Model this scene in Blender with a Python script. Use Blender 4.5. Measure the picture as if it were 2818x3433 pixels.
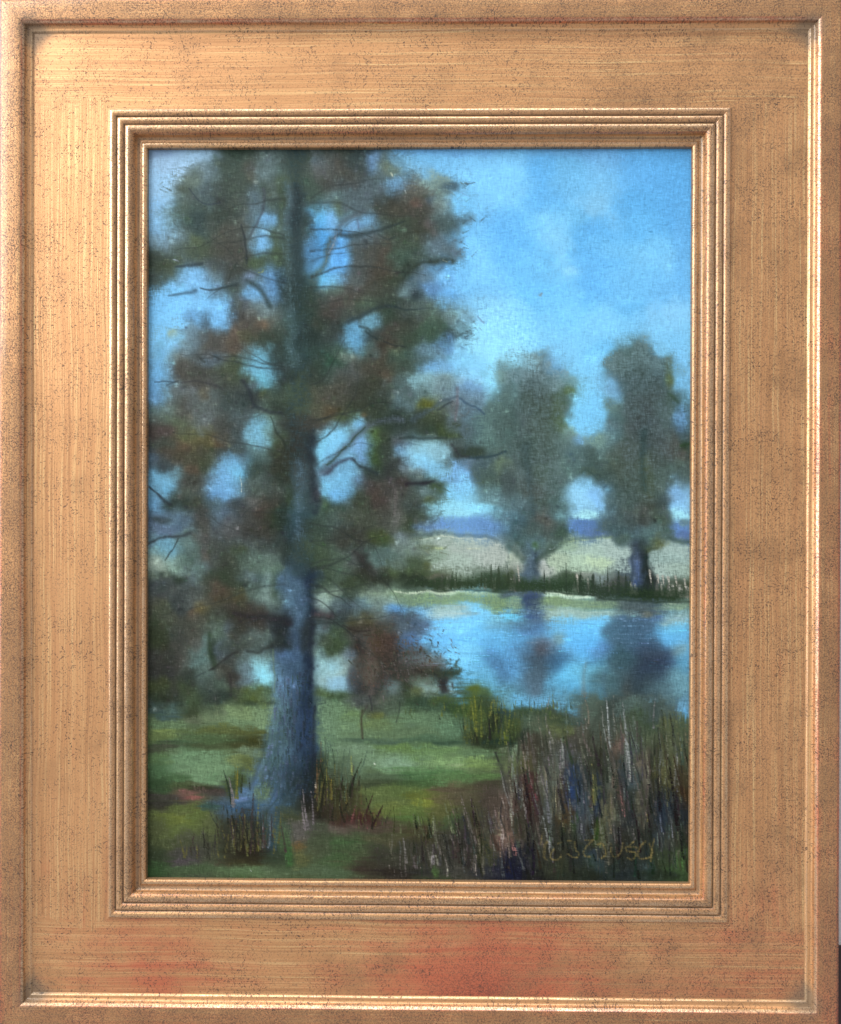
import bpy, math, numpy as np
from mathutils import Matrix, Vector

for _o in list(bpy.data.objects): bpy.data.objects.remove(_o, do_unlink=True)
SC_ = bpy.context.scene
COL = SC_.collection
R90 = math.pi/2
HANG = 1.20                                   # height of the picture's middle above the floor, metres
# local picture axes: x right, y up, z towards the viewer; the wall faces world -Y
def world(x, y, z): return Vector((x, -z, y+HANG))

# ---------------------------------------------------------------- camera
cam = bpy.data.cameras.new('camera'); cam_o = bpy.data.objects.new('camera', cam); COL.objects.link(cam_o)
cam.sensor_fit = 'HORIZONTAL'; cam.sensor_width = 36.0; cam.lens = 2900.0/2818.0*36.0
cam.clip_start = .02; cam.clip_end = 50
_r = Vector((-0.0034, 0.0123, 0.0029))
_loc = Matrix.Translation(Vector((0.0072, 0.0032, 0.4607))) @ Matrix.Rotation(_r.length, 4, _r.normalized())
cam_o.matrix_world = Matrix.Translation((0, 0, HANG)) @ Matrix.Rotation(R90, 4, 'X') @ _loc
SC_.camera = cam_o

# ---------------------------------------------------------------- room light
wd = bpy.data.worlds.new('World'); SC_.world = wd; wd.use_nodes = True
_bg = wd.node_tree.nodes['Background']; _bg.inputs[0].default_value = (.98, .95, .96, 1); _bg.inputs[1].default_value = .52
def area(name, at, aim, sx, sy, watts, col):
    l = bpy.data.lights.new(name, 'AREA'); l.shape = 'RECTANGLE'; l.size = sx; l.size_y = sy; l.energy = watts; l.color = col
    o = bpy.data.objects.new(name, l); COL.objects.link(o)
    p, t = world(*at), world(*aim)
    o.location = p; o.rotation_euler = (t-p).to_track_quat('-Z', 'Y').to_euler()
    return o
area('window_light', (-2.15, 1.45, 1.75), (0, 0, 0), 1.9, 1.9, 86, (1.0, .97, .94))
area('side_highlight_strip', (-2.2, .35, .72), (0, 0, 0), .4, 1.8, 22, (1.0, .98, .96))  # unseen strip lamp added at the left for highlight lines on the mouldings
area('top_highlight_strip', (-.1, 2.0, .82), (0, 0, 0), 1.8, .42, 26, (1.0, .98, .95))  # unseen strip lamp added overhead for the bright line on upward bevels
SC_.view_settings.view_transform = 'Standard'; SC_.view_settings.look = 'None'
SC_.view_settings.exposure = 0; SC_.view_settings.gamma = 1
SC_.view_settings.use_curve_mapping = False
SC_.cycles.max_bounces = 6

# ---------------------------------------------------------------- helpers
def lin(c):
    c = np.asarray(c, float)/255.
    return np.where(c <= .04045, c/12.92, ((c+.055)/1.055)**2.4)

class NT:
    def __init__(s, name):
        s.m = bpy.data.materials.new(name); s.m.use_nodes = True; s.t = s.m.node_tree
        s.b = s.t.nodes['Principled BSDF']
    def n(s, typ, **kw):
        o = s.t.nodes.new(typ)
        for k, v in kw.items(): setattr(o, k, v)
        return o
    def val(s, node_in, v):
        if isinstance(v, bpy.types.NodeSocket): s.t.links.new(v, node_in)
        elif v is not None:
            try: node_in.default_value = v
            except Exception: node_in.default_value = (*v, 1)
    def math(s, op, a, b=None, c=None, clamp=False):
        o = s.n('ShaderNodeMath', operation=op, use_clamp=clamp)
        s.val(o.inputs[0], a); s.val(o.inputs[1], b)
        if c is not None: s.val(o.inputs[2], c)
        return o.outputs[0]
    def vm(s, op, a, b=None):
        o = s.n('ShaderNodeVectorMath', operation=op)
        s.val(o.inputs[0], a)
        if b is not None: s.val(o.inputs[1], b)
        return o.outputs['Value'] if op in ('LENGTH', 'DOT_PRODUCT') else o.outputs[0]
    def step(s, x, lo, hi, a=0., b=1.):
        o = s.n('ShaderNodeMapRange', interpolation_type='SMOOTHSTEP')
        for i, v in enumerate((x, lo, hi, a, b)): s.val(o.inputs[i], v)
        return o.outputs[0]
    def noise(s, vec, scale, detail=2., rough=.5, dist=0.):
        o = s.n('ShaderNodeTexNoise')
        s.val(o.inputs['Vector'], vec); s.val(o.inputs['Scale'], scale); s.val(o.inputs['Detail'], detail)
        s.val(o.inputs['Roughness'], rough); s.val(o.inputs['Distortion'], dist)
        return o.outputs['Fac']
    def mix(s, f, a, b, mode='MIX'):
        o = s.n('ShaderNodeMix', data_type='RGBA', blend_type=mode)
        s.val(o.inputs[0], f); s.val(o.inputs[6], a); s.val(o.inputs[7], b)
        return o.outputs[2]
    def attr(s, name, out='Fac'): return s.n('ShaderNodeAttribute', attribute_name=name).outputs[out]

def mesh_obj(name, verts, faces, mat, parent=None, attrs=None, smooth=True):
    me = bpy.data.meshes.new(name)
    verts = np.asarray(verts, np.float32); faces = np.asarray(faces, np.int32)
    k = faces.shape[1]
    me.vertices.add(len(verts)); me.vertices.foreach_set('co', verts.ravel())
    me.loops.add(faces.size); me.loops.foreach_set('vertex_index', faces.ravel())
    me.polygons.add(len(faces)); me.polygons.foreach_set('loop_start', np.arange(0, faces.size, k, dtype=np.int32))
    me.polygons.foreach_set('loop_total', np.full(len(faces), k, np.int32))
    me.update(calc_edges=True)
    me.polygons.foreach_set('use_smooth', np.full(len(faces), smooth, bool))
    for an, av in (attrs or {}).items():
        av = np.asarray(av, np.float32)
        if av.ndim == 2:
            a = me.attributes.new(an, 'FLOAT_COLOR', 'POINT'); a.data.foreach_set('color', np.concatenate([av, np.ones((len(av), 1), np.float32)], 1).ravel())
        else:
            a = me.attributes.new(an, 'FLOAT', 'POINT'); a.data.foreach_set('value', av.ravel())
    if mat: me.materials.append(mat)
    o = bpy.data.objects.new(name, me); COL.objects.link(o)
    if parent: o.parent = parent
    return o
def tag(o, label=None, cat=None, kind=None, group=None):
    if label: o['label'] = label
    if cat: o['category'] = cat
    if kind: o['kind'] = kind
    if group: o['group'] = group
    return o
def empty(name):
    o = bpy.data.objects.new(name, None); COL.objects.link(o); o.empty_display_size = .05
    o.location = (0, 0, HANG); o.rotation_euler = (R90, 0, 0)
    return o

PAINT_GAIN = 1.1
# ---------------------------------------------------------------- the oil paint
# The picture is painted dab by dab on a numpy canvas (colour + thickness) and becomes the
# vertex colours and the relief of the paint skin.  Coordinates below are brush positions read
# off the picture in twelve sheets, A..L, each 1736 units wide (2.8 units = 1 picture unit).
CELL = 2.75
PX0, PY0, PX1, PY1 = 492.0, 494.0, 2321.0, 2955.0
CW, CH = int((PX1-PX0)/CELL)+1, int((PY1-PY0)/CELL)+1
SHEET = {'A': (490, 490), 'B': (1100, 490), 'C': (1710, 490), 'D': (490, 1100), 'E': (1100, 1100), 'F': (1710, 1100),
         'G': (490, 1710), 'H': (1100, 1710), 'I': (1710, 1710), 'J': (490, 2330), 'K': (1100, 2330), 'L': (1710, 2330)}
rng = np.random.default_rng(11)

def up(a, h, w):
    gh, gw = a.shape[:2]
    y = np.linspace(0, gh-1.001, h); x = np.linspace(0, gw-1.001, w)
    yi = y.astype(int); xi = x.astype(int)
    fy = y-yi; fx = x-xi
    fy = (fy*fy*(3-2*fy))[:, None]; fx = (fx*fx*(3-2*fx))[None, :]
    if a.ndim == 3: fy = fy[..., None]; fx = fx[..., None]
    a00 = a[yi][:, xi]; a01 = a[yi][:, xi+1]; a10 = a[yi+1][:, xi]; a11 = a[yi+1][:, xi+1]
    return (a00*(1-fx)+a01*fx)*(1-fy)+(a10*(1-fx)+a11*fx)*fy

def vnoise(cell, cx=None, oct=3, seed=0):
    r = np.random.default_rng(seed); out = np.zeros((CH, CW)); amp = 1.0; tot = 0
    cx = cx or cell
    for o in range(oct):
        gh = max(3, int(CH/max(cell, 1))+2); gw = max(3, int(CW/max(cx, 1))+2)
        out += amp*up(r.random((gh, gw)), CH, CW); tot += amp
        amp *= .55; cell = max(1, cell/2); cx = max(1, cx/2)
    out /= tot
    return (out-out.mean())/(out.std()+1e-9)

def smear(a, n, axis):
    o = np.zeros_like(a)
    for k in range(-n, n+1): o += np.roll(a, k, axis)
    return o/(2*n+1)

WH = smear(rng.standard_normal((CH, CW)), 2, 1); WV = smear(rng.standard_normal((CH, CW)), 2, 0)
WEAVE = (WH+WV); WEAVE /= WEAVE.std()
WARPX, WARPY = vnoise(22, seed=3, oct=4), vnoise(22, seed=4, oct=4)
HAIR_V = vnoise(26, 2.2, 2, seed=5); HAIR_H = vnoise(2.2, 30, 2, seed=6)
YY, XX = np.mgrid[0:CH, 0:CW].astype(float)
GX = PX0+XX*CELL; GY = PY0+YY*CELL

CORN = ((499., 503.), (2318., 498.), (2307., 2953.), (496., 2938.))
def flat_xy(x, y):
    # straighten the slight keystone of the reading into the canvas rectangle
    (ax, ay), (bx, by), (cx_, cy_), (dx, dy) = CORN
    u = (x-ax)/(bx-ax); v = (y-ay)/(dy-ay)
    for _ in range(3):
        xl = ax+(dx-ax)*v; xr = bx+(cx_-bx)*v; yt = ay+(by-ay)*u; yb = dy+(cy_-dy)*u
        u = (x-xl)/(xr-xl); v = (y-yt)/(yb-yt)
    return 499.+u*1815., 501.+v*2444.
def tp(s, x, y):
    ox, oy = SHEET[s]
    X, Y = flat_xy(ox+x/2.8, oy+y/2.8)
    return (X-PX0)/CELL, (Y-PY0)/CELL
U = 1/(2.8*CELL)                                   # sheet units -> canvas cells

IMG = np.zeros((CH, CW, 3)); THICK = np.zeros((CH, CW))

def lay(y0, y1, x0, x1, a, c, scumble, thick, hair=None):
    g = WEAVE[y0:y1, x0:x1]
    if hair is not None: g = .55*g+.9*hair[y0:y1, x0:x1]
    a = np.clip(a+scumble*g*a*(1-a)*2.2, 0, 1)
    IMG[y0:y1, x0:x1] += (np.asarray(c, float)-IMG[y0:y1, x0:x1])*a[..., None]
    THICK[y0:y1, x0:x1] += a*thick

def dab(s, x, y, rx, ry, c, a=.8, rot=0., soft=.55, warp=.22, scumble=.5, thick=.1, hair=None):
    cx, cy = tp(s, x, y); rx *= U; ry *= U
    m = max(rx, ry)*1.6+2
    x0, x1 = max(0, int(cx-m)), min(CW, int(cx+m)+1); y0, y1 = max(0, int(cy-m)), min(CH, int(cy+m)+1)
    if x1 <= x0 or y1 <= y0: return
    r = min(rx, ry, 14)
    X = XX[y0:y1, x0:x1]-cx+WARPX[y0:y1, x0:x1]*r*warp; Y = YY[y0:y1, x0:x1]-cy+WARPY[y0:y1, x0:x1]*r*warp
    ca, sa = math.cos(rot), math.sin(rot)
    d = np.sqrt(((X*ca+Y*sa)/rx)**2+((Y*ca-X*sa)/ry)**2)
    t = np.clip((1+soft-d)/(2*soft), 0, 1)
    lay(y0, y1, x0, x1, a*t*t*(3-2*t), c, scumble, thick, hair)

def stroke(s, pts, w0, w1, c, a=.85, soft=.5, scumble=.6, thick=.35, wob=.0, cells=False):
    P = np.array([(p if cells else tp(s, *p)) for p in pts], float)
    w0 = max(w0*U, .55); w1 = max(w1*U, .4)
    # catmull-rom resample
    if len(P) > 2:
        Q = np.vstack([2*P[0]-P[1], P, 2*P[-1]-P[-2]]); out = []
        for i in range(1, len(Q)-2):
            for t in np.linspace(0, 1, 7, endpoint=False):
                a0, a1, a2, a3 = Q[i-1], Q[i], Q[i+1], Q[i+2]
                out.append(.5*((2*a1)+(-a0+a2)*t+(2*a0-5*a1+4*a2-a3)*t*t+(-a0+3*a1-3*a2+a3)*t**3))
        out.append(P[-1]); P = np.array(out)
    m = max(w0, w1)*1.6+3
    x0, x1 = max(0, int(P[:, 0].min()-m)), min(CW, int(P[:, 0].max()+m)+1)
    y0, y1 = max(0, int(P[:, 1].min()-m)), min(CH, int(P[:, 1].max()+m)+1)
    if x1 <= x0 or y1 <= y0: return
    X = XX[y0:y1, x0:x1]+WARPX[y0:y1, x0:x1]*wob; Y = YY[y0:y1, x0:x1]+WARPY[y0:y1, x0:x1]*wob
    L = np.concatenate([[0], np.cumsum(np.hypot(*(np.diff(P, axis=0).T)))]); L /= max(L[-1], 1e-6)
    best = np.full(X.shape, 9e9); T = np.zeros(X.shape)
    for i in range(len(P)-1):
        d = P[i+1]-P[i]; l2 = max(d@d, 1e-9)
        t = np.clip(((X-P[i, 0])*d[0]+(Y-P[i, 1])*d[1])/l2, 0, 1)
        q = np.hypot(X-P[i, 0]-t*d[0], Y-P[i, 1]-t*d[1])
        k = q < best; best[k] = q[k]; T[k] = (L[i]+t*(L[i+1]-L[i]))[k]
    w = (w0+(w1-w0)*T)*.5
    sm = np.maximum(.45, soft*w)
    t = np.clip((w+sm-best)/(2*sm), 0, 1)
    lay(y0, y1, x0, x1, a*t*t*(3-2*t), c, scumble, thick)

def blade(s, xb, yb, xt, yt, w, c, a=.8, bend=.0, scumble=.7):
    # a blade of grass: wide at the foot, drawn out to a point
    c = np.array(c, float); c = c.mean()+(c-c.mean())*.78
    mx, my = (xb+xt)/2+(yt-yb)*bend, (yb+yt)/2
    stroke(s, [(xb, yb), (mx, my), (xt, yt)], w, w*.25, c, a, scumble=scumble)

DABS = {}  # includes the frame's cast shadow, painted darker along the sky's top edge
#DABS_BEGIN
DABS['C'] = """
100 50 400 60 88 155 212|900 40 700 40 92 150 205|1500 60 300 50 80 150 212
60 300 220 250 112 188 234|300 330 130 220 74 156 220|420 480 160 130 82 162 222|560 300 160 200 92 166 214
900 480 220 280 108 176 218|860 560 140 110 118 180 216|1280 260 260 280 78 156 220|1550 300 200 300 72 150 214|1200 520 180 120 70 150 210
600 720 180 110 92 168 212|400 850 170 160 118 194 238|180 900 140 140 98 180 234|800 800 160 110 78 160 220
1200 800 260 140 80 164 224|1550 800 160 160 74 152 216|720 950 90 110 74 156 216|1000 960 200 110 98 180 232|1350 1000 240 160 104 184 232
500 1140 130 100 134 208 244|300 1150 200 140 92 174 228|800 1120 220 120 84 168 232|1450 1130 220 120 110 186 232|1620 1050 80 400 84 158 218
780 1300 160 110 80 166 234|1150 1300 260 140 96 176 230|300 1400 330 160 94 182 240|1500 1330 160 110 94 170 226
560 1500 230 110 104 190 242|1120 1540 130 80 88 172 228|900 1650 330 120 116 196 240|1500 1620 240 140 128 194 234|200 1650 300 120 108 192 240
60 870 120 110 80 168 234 .7|460 820 60 50 128 202 240 .6|560 1170 60 40 140 212 246 .7|780 740 60 60 72 152 216 .5
"""
DABS['A'] = """
180 150 330 160 150 180 218|100 450 160 220 146 184 226|130 720 150 180 132 178 226|500 90 220 60 146 178 215|90 70 200 40 118 140 178 .7
250 1450 330 160 112 176 232|500 1500 300 130 116 178 232|150 1620 200 120 112 178 235|650 1600 150 110 110 168 222|450 1240 250 90 112 164 216
800 150 200 130 75 92 90|870 60 130 45 52 72 62|880 250 220 170 70 88 84|990 230 60 90 98 92 88|1150 200 120 120 105 132 154 .75
1330 150 130 130 76 96 102|1480 150 140 140 70 84 78|1640 130 90 80 100 122 154|1660 230 80 70 114 110 122|1690 330 60 60 95 85 82
560 300 140 100 104 130 156|440 300 80 70 102 118 112|360 400 60 50 84 96 88|600 450 150 110 78 98 114|800 420 170 150 68 80 78
1020 520 80 130 90 116 146|1180 420 90 120 80 96 96|1350 330 100 60 84 100 78|1560 430 150 150 68 88 82
450 720 240 190 72 92 94|330 620 100 80 84 106 98|200 680 60 100 112 138 132 .5|480 740 130 120 56 76 84|350 950 150 110 96 120 136
480 900 80 60 96 108 80|600 1000 250 90 74 84 70|820 850 150 260 84 82 80|830 1050 160 150 78 74 74|700 640 120 80 62 73 70
150 900 130 110 112 138 164 .7|130 1100 190 130 66 77 70|250 1180 180 100 76 84 66|80 1250 90 60 74 90 92|600 1120 200 70 74 85 96
450 1235 110 75 116 168 218|650 1200 130 55 100 132 164 .7|1150 700 80 65 106 152 198|1080 900 85 110 112 162 210|1190 1300 85 160 94 136 184
960 1230 55 42 126 142 178|980 1380 95 70 106 158 208|1640 650 110 110 94 166 218|1640 900 90 200 78 148 214|1560 1000 70 110 84 132 182|1680 1230 60 60 100 178 228
1400 1000 110 420 56 72 80|1330 900 45 320 84 106 104 .7|1270 1250 42 200 44 58 60|1450 1400 190 200 50 66 66|1600 1500 150 200 56 74 68|1370 1650 60 120 74 110 120
1350 560 50 220 92 118 146|1420 560 55 230 46 55 68|1270 560 40 220 68 86 68|1500 760 60 160 60 76 80|1560 860 60 90 74 92 100
1050 1110 130 80 76 92 68|1250 1010 90 100 76 92 72|1190 850 50 90 74 86 68|850 1200 100 90 66 70 68|820 1330 70 40 68 84 84
900 1560 120 120 84 86 102|840 1500 60 150 80 86 86|1080 1560 100 100 110 136 152 .6|960 1680 170 90 84 75 72|1100 1660 60 40 124 96 80
580 1640 42 85 68 74 84|440 1600 80 50 90 132 178 .6|700 500 50 40 60 66 70|900 520 90 70 80 88 86|1000 900 30 90 90 110 110 .5
"""
DABS['B'] = """
1000 150 420 140 106 180 230|1450 330 330 300 114 190 238|1600 900 230 300 84 166 232|1350 1250 300 230 102 182 240|1550 1600 260 170 128 202 242|1100 60 500 35 92 150 205
1250 560 130 150 112 190 236|1300 850 160 220 102 182 238|1000 1250 170 140 94 168 232|1150 1450 150 70 92 162 228|1450 1100 140 200 116 194 242
60 60 160 70 66 82 76|60 200 130 130 96 100 110|150 200 90 130 84 76 74|300 130 110 130 62 78 84|440 160 70 90 106 138 180|560 160 70 120 98 116 122
600 220 70 80 108 122 108|330 250 110 110 66 76 84|120 320 200 110 76 78 80|500 300 110 80 90 112 126|640 360 110 70 106 148 190|350 400 230 110 82 100 120
250 520 200 120 86 104 124|60 520 120 90 92 122 138|600 480 150 70 64 72 74|100 610 60 80 86 98 72|820 420 130 90 98 98 100|850 400 70 50 108 100 96
1000 340 130 70 122 158 172|1020 420 120 110 116 142 146|1140 390 90 40 78 106 132|1180 370 50 30 66 94 122|1200 420 40 25 74 106 138
600 620 210 110 70 68 62|800 560 180 90 82 76 70|880 660 160 130 80 76 74|830 530 50 40 112 84 80|980 520 70 50 88 110 140|1070 560 60 60 132 148 148|1060 640 60 80 104 128 140
40 700 60 100 108 160 210|350 730 110 80 106 152 196|250 760 50 60 110 152 198|420 790 110 50 92 112 130
700 760 200 110 68 82 72|900 800 160 110 72 72 66|980 730 60 40 102 90 98|1150 700 110 60 80 106 122|1290 690 75 55 82 112 142|1110 770 100 70 72 92 100
120 1000 110 160 76 148 222|100 1150 120 130 86 158 224|50 1250 80 60 108 180 216|280 960 70 130 86 106 116|400 960 150 100 84 98 116
530 950 110 110 86 78 76|450 1100 160 200 78 76 74|560 1050 60 200 84 72 68|660 1080 80 180 74 96 84|800 960 130 110 72 88 76|780 1100 120 110 64 92 84
1000 900 110 80 98 124 154|1100 960 130 80 86 110 138|1020 1000 110 60 100 130 164|1150 1000 80 60 92 116 142|880 1040 130 50 68 88 88|1060 1080 130 32 62 74 76|1160 1080 40 26 56 70 70
900 1180 100 80 84 108 140|800 1180 90 90 56 68 60|950 1230 100 70 92 122 158|470 1280 130 130 80 70 64|300 1200 120 150 84 90 98|200 1290 150 110 96 106 116
110 1420 130 110 90 76 76|300 1400 150 110 84 76 74|60 1340 90 50 94 128 120 .6|650 1300 110 90 64 70 60|850 1330 130 80 82 104 130|740 1380 70 60 104 138 160
860 1400 60 40 48 60 68|1000 1340 90 60 92 130 178|500 1420 150 100 70 76 70|340 1510 110 80 82 104 86|700 1480 150 50 54 66 58
60 1560 130 110 78 68 68|250 1600 130 90 72 80 78|560 1600 130 100 58 74 64|800 1520 180 70 72 86 88|1050 1500 180 70 90 112 122|1150 1460 110 40 110 146 160 .7
950 1640 130 110 92 118 108|780 1650 130 90 68 74 70|1080 1660 70 110 62 82 68|1200 1600 140 100 104 126 140|1250 1560 100 60 98 120 118|1300 1680 60 60 78 94 98|1330 1580 60 60 120 158 188 .6
400 1640 85 60 104 150 178|250 1710 80 40 102 150 182|650 1700 100 50 78 72 68|100 1700 130 50 60 68 66|1450 1600 60 60 122 158 198 .5
"""
DABS['D'] = """
150 150 230 200 116 178 230|120 420 120 180 108 164 214|80 600 80 120 100 144 190|250 50 55 40 158 164 126 .7
450 100 70 110 104 136 172 .7|680 60 120 60 90 96 106|700 160 200 110 86 79 78|830 140 80 150 102 82 76|960 80 80 80 92 88 70|1150 100 150 90 58 70 62
330 330 140 120 94 88 86|250 260 70 60 112 132 142 .6|200 350 50 100 106 142 168 .5|430 400 180 90 80 74 72|600 380 130 110 76 76 76|650 280 150 55 86 106 134
820 400 150 120 76 84 62|1090 350 145 150 104 162 194|1080 470 60 80 104 168 192|1010 520 70 40 100 116 152|500 540 150 50 78 72 72|330 600 150 90 100 110 122
160 600 60 120 104 132 150|460 650 120 90 106 112 128|560 630 50 60 104 90 74|380 750 130 90 80 75 72|650 620 60 60 106 122 138|560 760 160 110 94 104 112
180 790 120 90 100 118 116|300 880 110 60 94 106 86|570 880 150 90 100 110 122|150 960 130 80 88 70 72|450 1000 150 70 100 100 68|330 1110 120 70 114 84 68
560 1080 120 80 100 90 62|680 1080 60 60 108 80 62|780 980 110 150 74 73 73|870 1000 90 180 68 84 96|180 1080 120 60 73 79 73|250 1180 150 60 80 66 60
430 1200 200 100 77 73 62|700 1180 120 60 60 66 66|800 560 160 120 70 76 76|900 680 200 130 64 77 82|1030 640 130 110 56 63 70|1110 600 50 50 86 92 52
1220 670 110 100 74 90 78|950 820 130 80 80 96 108|1090 990 120 120 112 164 196|1180 920 60 110 108 146 138 .7|1130 840 60 50 100 126 118 .6|1090 1100 90 50 100 142 164 .6|1260 1080 55 130 80 96 64
1450 120 130 200 53 77 79|1380 150 45 190 66 98 104|1550 60 100 100 46 60 60|1250 250 60 150 53 66 66|1280 450 80 150 50 60 64|1430 600 110 180 84 100 78
1600 480 150 150 60 70 66|1600 700 150 150 88 87 76|1700 300 60 150 52 84 78|1480 760 100 110 84 97 76|1300 750 100 80 56 66 60|1400 950 150 130 60 60 60
1550 880 130 80 80 72 69|1450 1150 150 160 60 56 58|1560 1120 50 170 46 50 58|1330 1200 120 120 60 60 52|800 1320 150 110 106 154 196|880 1360 70 60 114 180 222
720 1490 110 110 108 158 206|680 1560 90 50 100 142 190|170 1420 130 90 110 164 202|200 1510 60 50 104 158 196|300 1370 80 50 94 122 132 .6|100 1640 90 70 104 148 190
60 1230 40 60 84 112 154|180 1280 100 50 63 73 84|440 1330 80 60 98 74 62|420 1440 90 90 73 70 68|330 1530 120 70 84 92 86|300 1630 130 60 48 58 50
500 1650 100 80 66 66 55|560 1250 60 100 74 80 62|620 1630 100 50 74 100 122|1030 1330 100 120 58 73 68|1050 1480 150 90 86 102 106|1100 1560 90 80 74 84 81
1030 1640 90 60 106 100 105|880 1660 100 60 63 71 79|1280 1350 120 120 56 58 50|1200 1650 100 100 71 66 63|1440 1350 60 120 80 96 112|1440 1620 60 130 86 122 144
1560 1400 60 150 58 66 74|1340 1600 40 130 58 71 53|1600 1560 40 100 70 60 76|1670 1110 62 150 120 186 222|1690 1250 50 32 118 180 218|1700 1480 45 90 120 190 232|1690 1330 50 40 95 95 132|1690 1660 60 80 68 95 68
"""
DABS['E'] = """
1500 150 330 330 142 208 246|1560 520 200 160 136 206 246|1250 330 230 90 124 188 236
250 100 125 120 96 150 192|50 50 100 100 60 70 73|100 350 130 150 58 84 73|60 350 70 60 46 84 70|200 280 80 36 128 142 142 .7
600 60 150 80 74 68 66|750 80 150 100 60 79 66|1000 60 150 90 63 92 77|1170 60 70 60 58 68 74|420 100 80 80 58 68 70|550 200 80 130 80 68 62
650 210 80 60 86 102 84|720 260 140 90 66 92 84|980 210 150 60 90 132 170|1130 150 80 90 96 138 186 .7|900 300 150 60 80 112 128|1000 370 150 60 106 158 212 .6
400 220 80 80 80 106 112|480 400 200 120 77 70 63|580 430 60 60 104 80 70|700 380 120 100 68 87 79|200 470 150 100 90 93 102|250 600 200 130 73 73 70
80 650 100 120 85 81 76|50 780 80 60 92 74 57|420 550 150 90 64 68 60|720 520 150 100 80 106 117|900 470 140 70 126 164 180|1050 500 170 70 122 154 166|1100 550 150 60 110 142 170
680 680 170 80 90 122 144|850 600 120 60 95 127 144|930 690 80 55 102 102 34|1350 550 110 70 110 148 190|1300 650 150 80 100 132 174
300 720 180 90 60 66 55|480 720 120 90 58 66 60|200 830 130 50 80 94 62|330 810 32 30 132 86 46|550 850 200 90 52 66 55|780 850 200 100 52 66 66
950 870 150 90 70 80 62|1000 960 220 70 57 70 60|1130 940 120 80 71 85 53|1200 780 36 110 112 106 116|1150 860 60 70 90 116 144 .7|1350 800 120 100 95 132 170
1400 930 150 100 84 122 138|1280 930 80 80 84 106 128|1680 550 90 200 84 110 115|1650 450 80 60 110 152 164|1600 800 120 200 84 116 122|1550 1000 130 120 90 127 133|1700 1000 80 200 79 106 111
280 900 50 80 116 174 222|100 1080 110 135 120 182 224|60 1200 70 60 112 166 206|330 1150 90 110 110 152 200|130 1420 140 120 112 170 212|100 1540 110 60 108 168 222
480 1030 100 100 82 108 55|450 1200 70 120 63 85 46|560 1100 80 150 58 66 60|680 1060 60 70 85 90 107|750 1130 80 60 100 138 176
930 1130 150 70 138 180 198|900 1230 140 90 134 192 230|1050 1150 100 60 132 168 186|1000 1320 120 70 126 180 218|1130 1260 50 40 94 126 142|1250 1370 160 110 110 158 212|1250 1500 110 110 122 186 230
1200 1080 100 60 79 95 101|1250 1170 80 60 58 66 68|1380 1160 100 60 56 71 63|1380 1270 120 60 90 117 154|1500 1330 120 120 74 100 116|1580 1450 120 110 77 100 95|1650 1280 80 60 112 133 110|1600 1600 130 110 95 138 160|1690 1450 60 150 74 90 100
650 1260 80 60 68 70 73|600 1330 130 70 58 63 63|720 1300 60 40 110 132 164|830 1330 110 30 110 121 132|850 1400 140 40 79 100 105|900 1450 115 20 40 43 50
420 1330 90 60 56 68 63|300 1450 90 80 84 95 122|430 1560 100 130 82 66 63|630 1560 100 150 79 74 74|700 1430 80 50 71 60 60|280 1620 110 110 71 77 66
80 1670 90 60 60 77 68|500 1680 100 60 74 66 66|620 1660 32 100 106 101 101|800 1600 80 90 74 85 85|930 1530 80 50 105 138 154|1050 1470 70 60 68 85 57|960 1620 60 40 85 95 62|850 1680 90 50 63 71 74
1200 1680 220 60 138 202 234|1450 1690 120 40 132 202 238
"""
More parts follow.
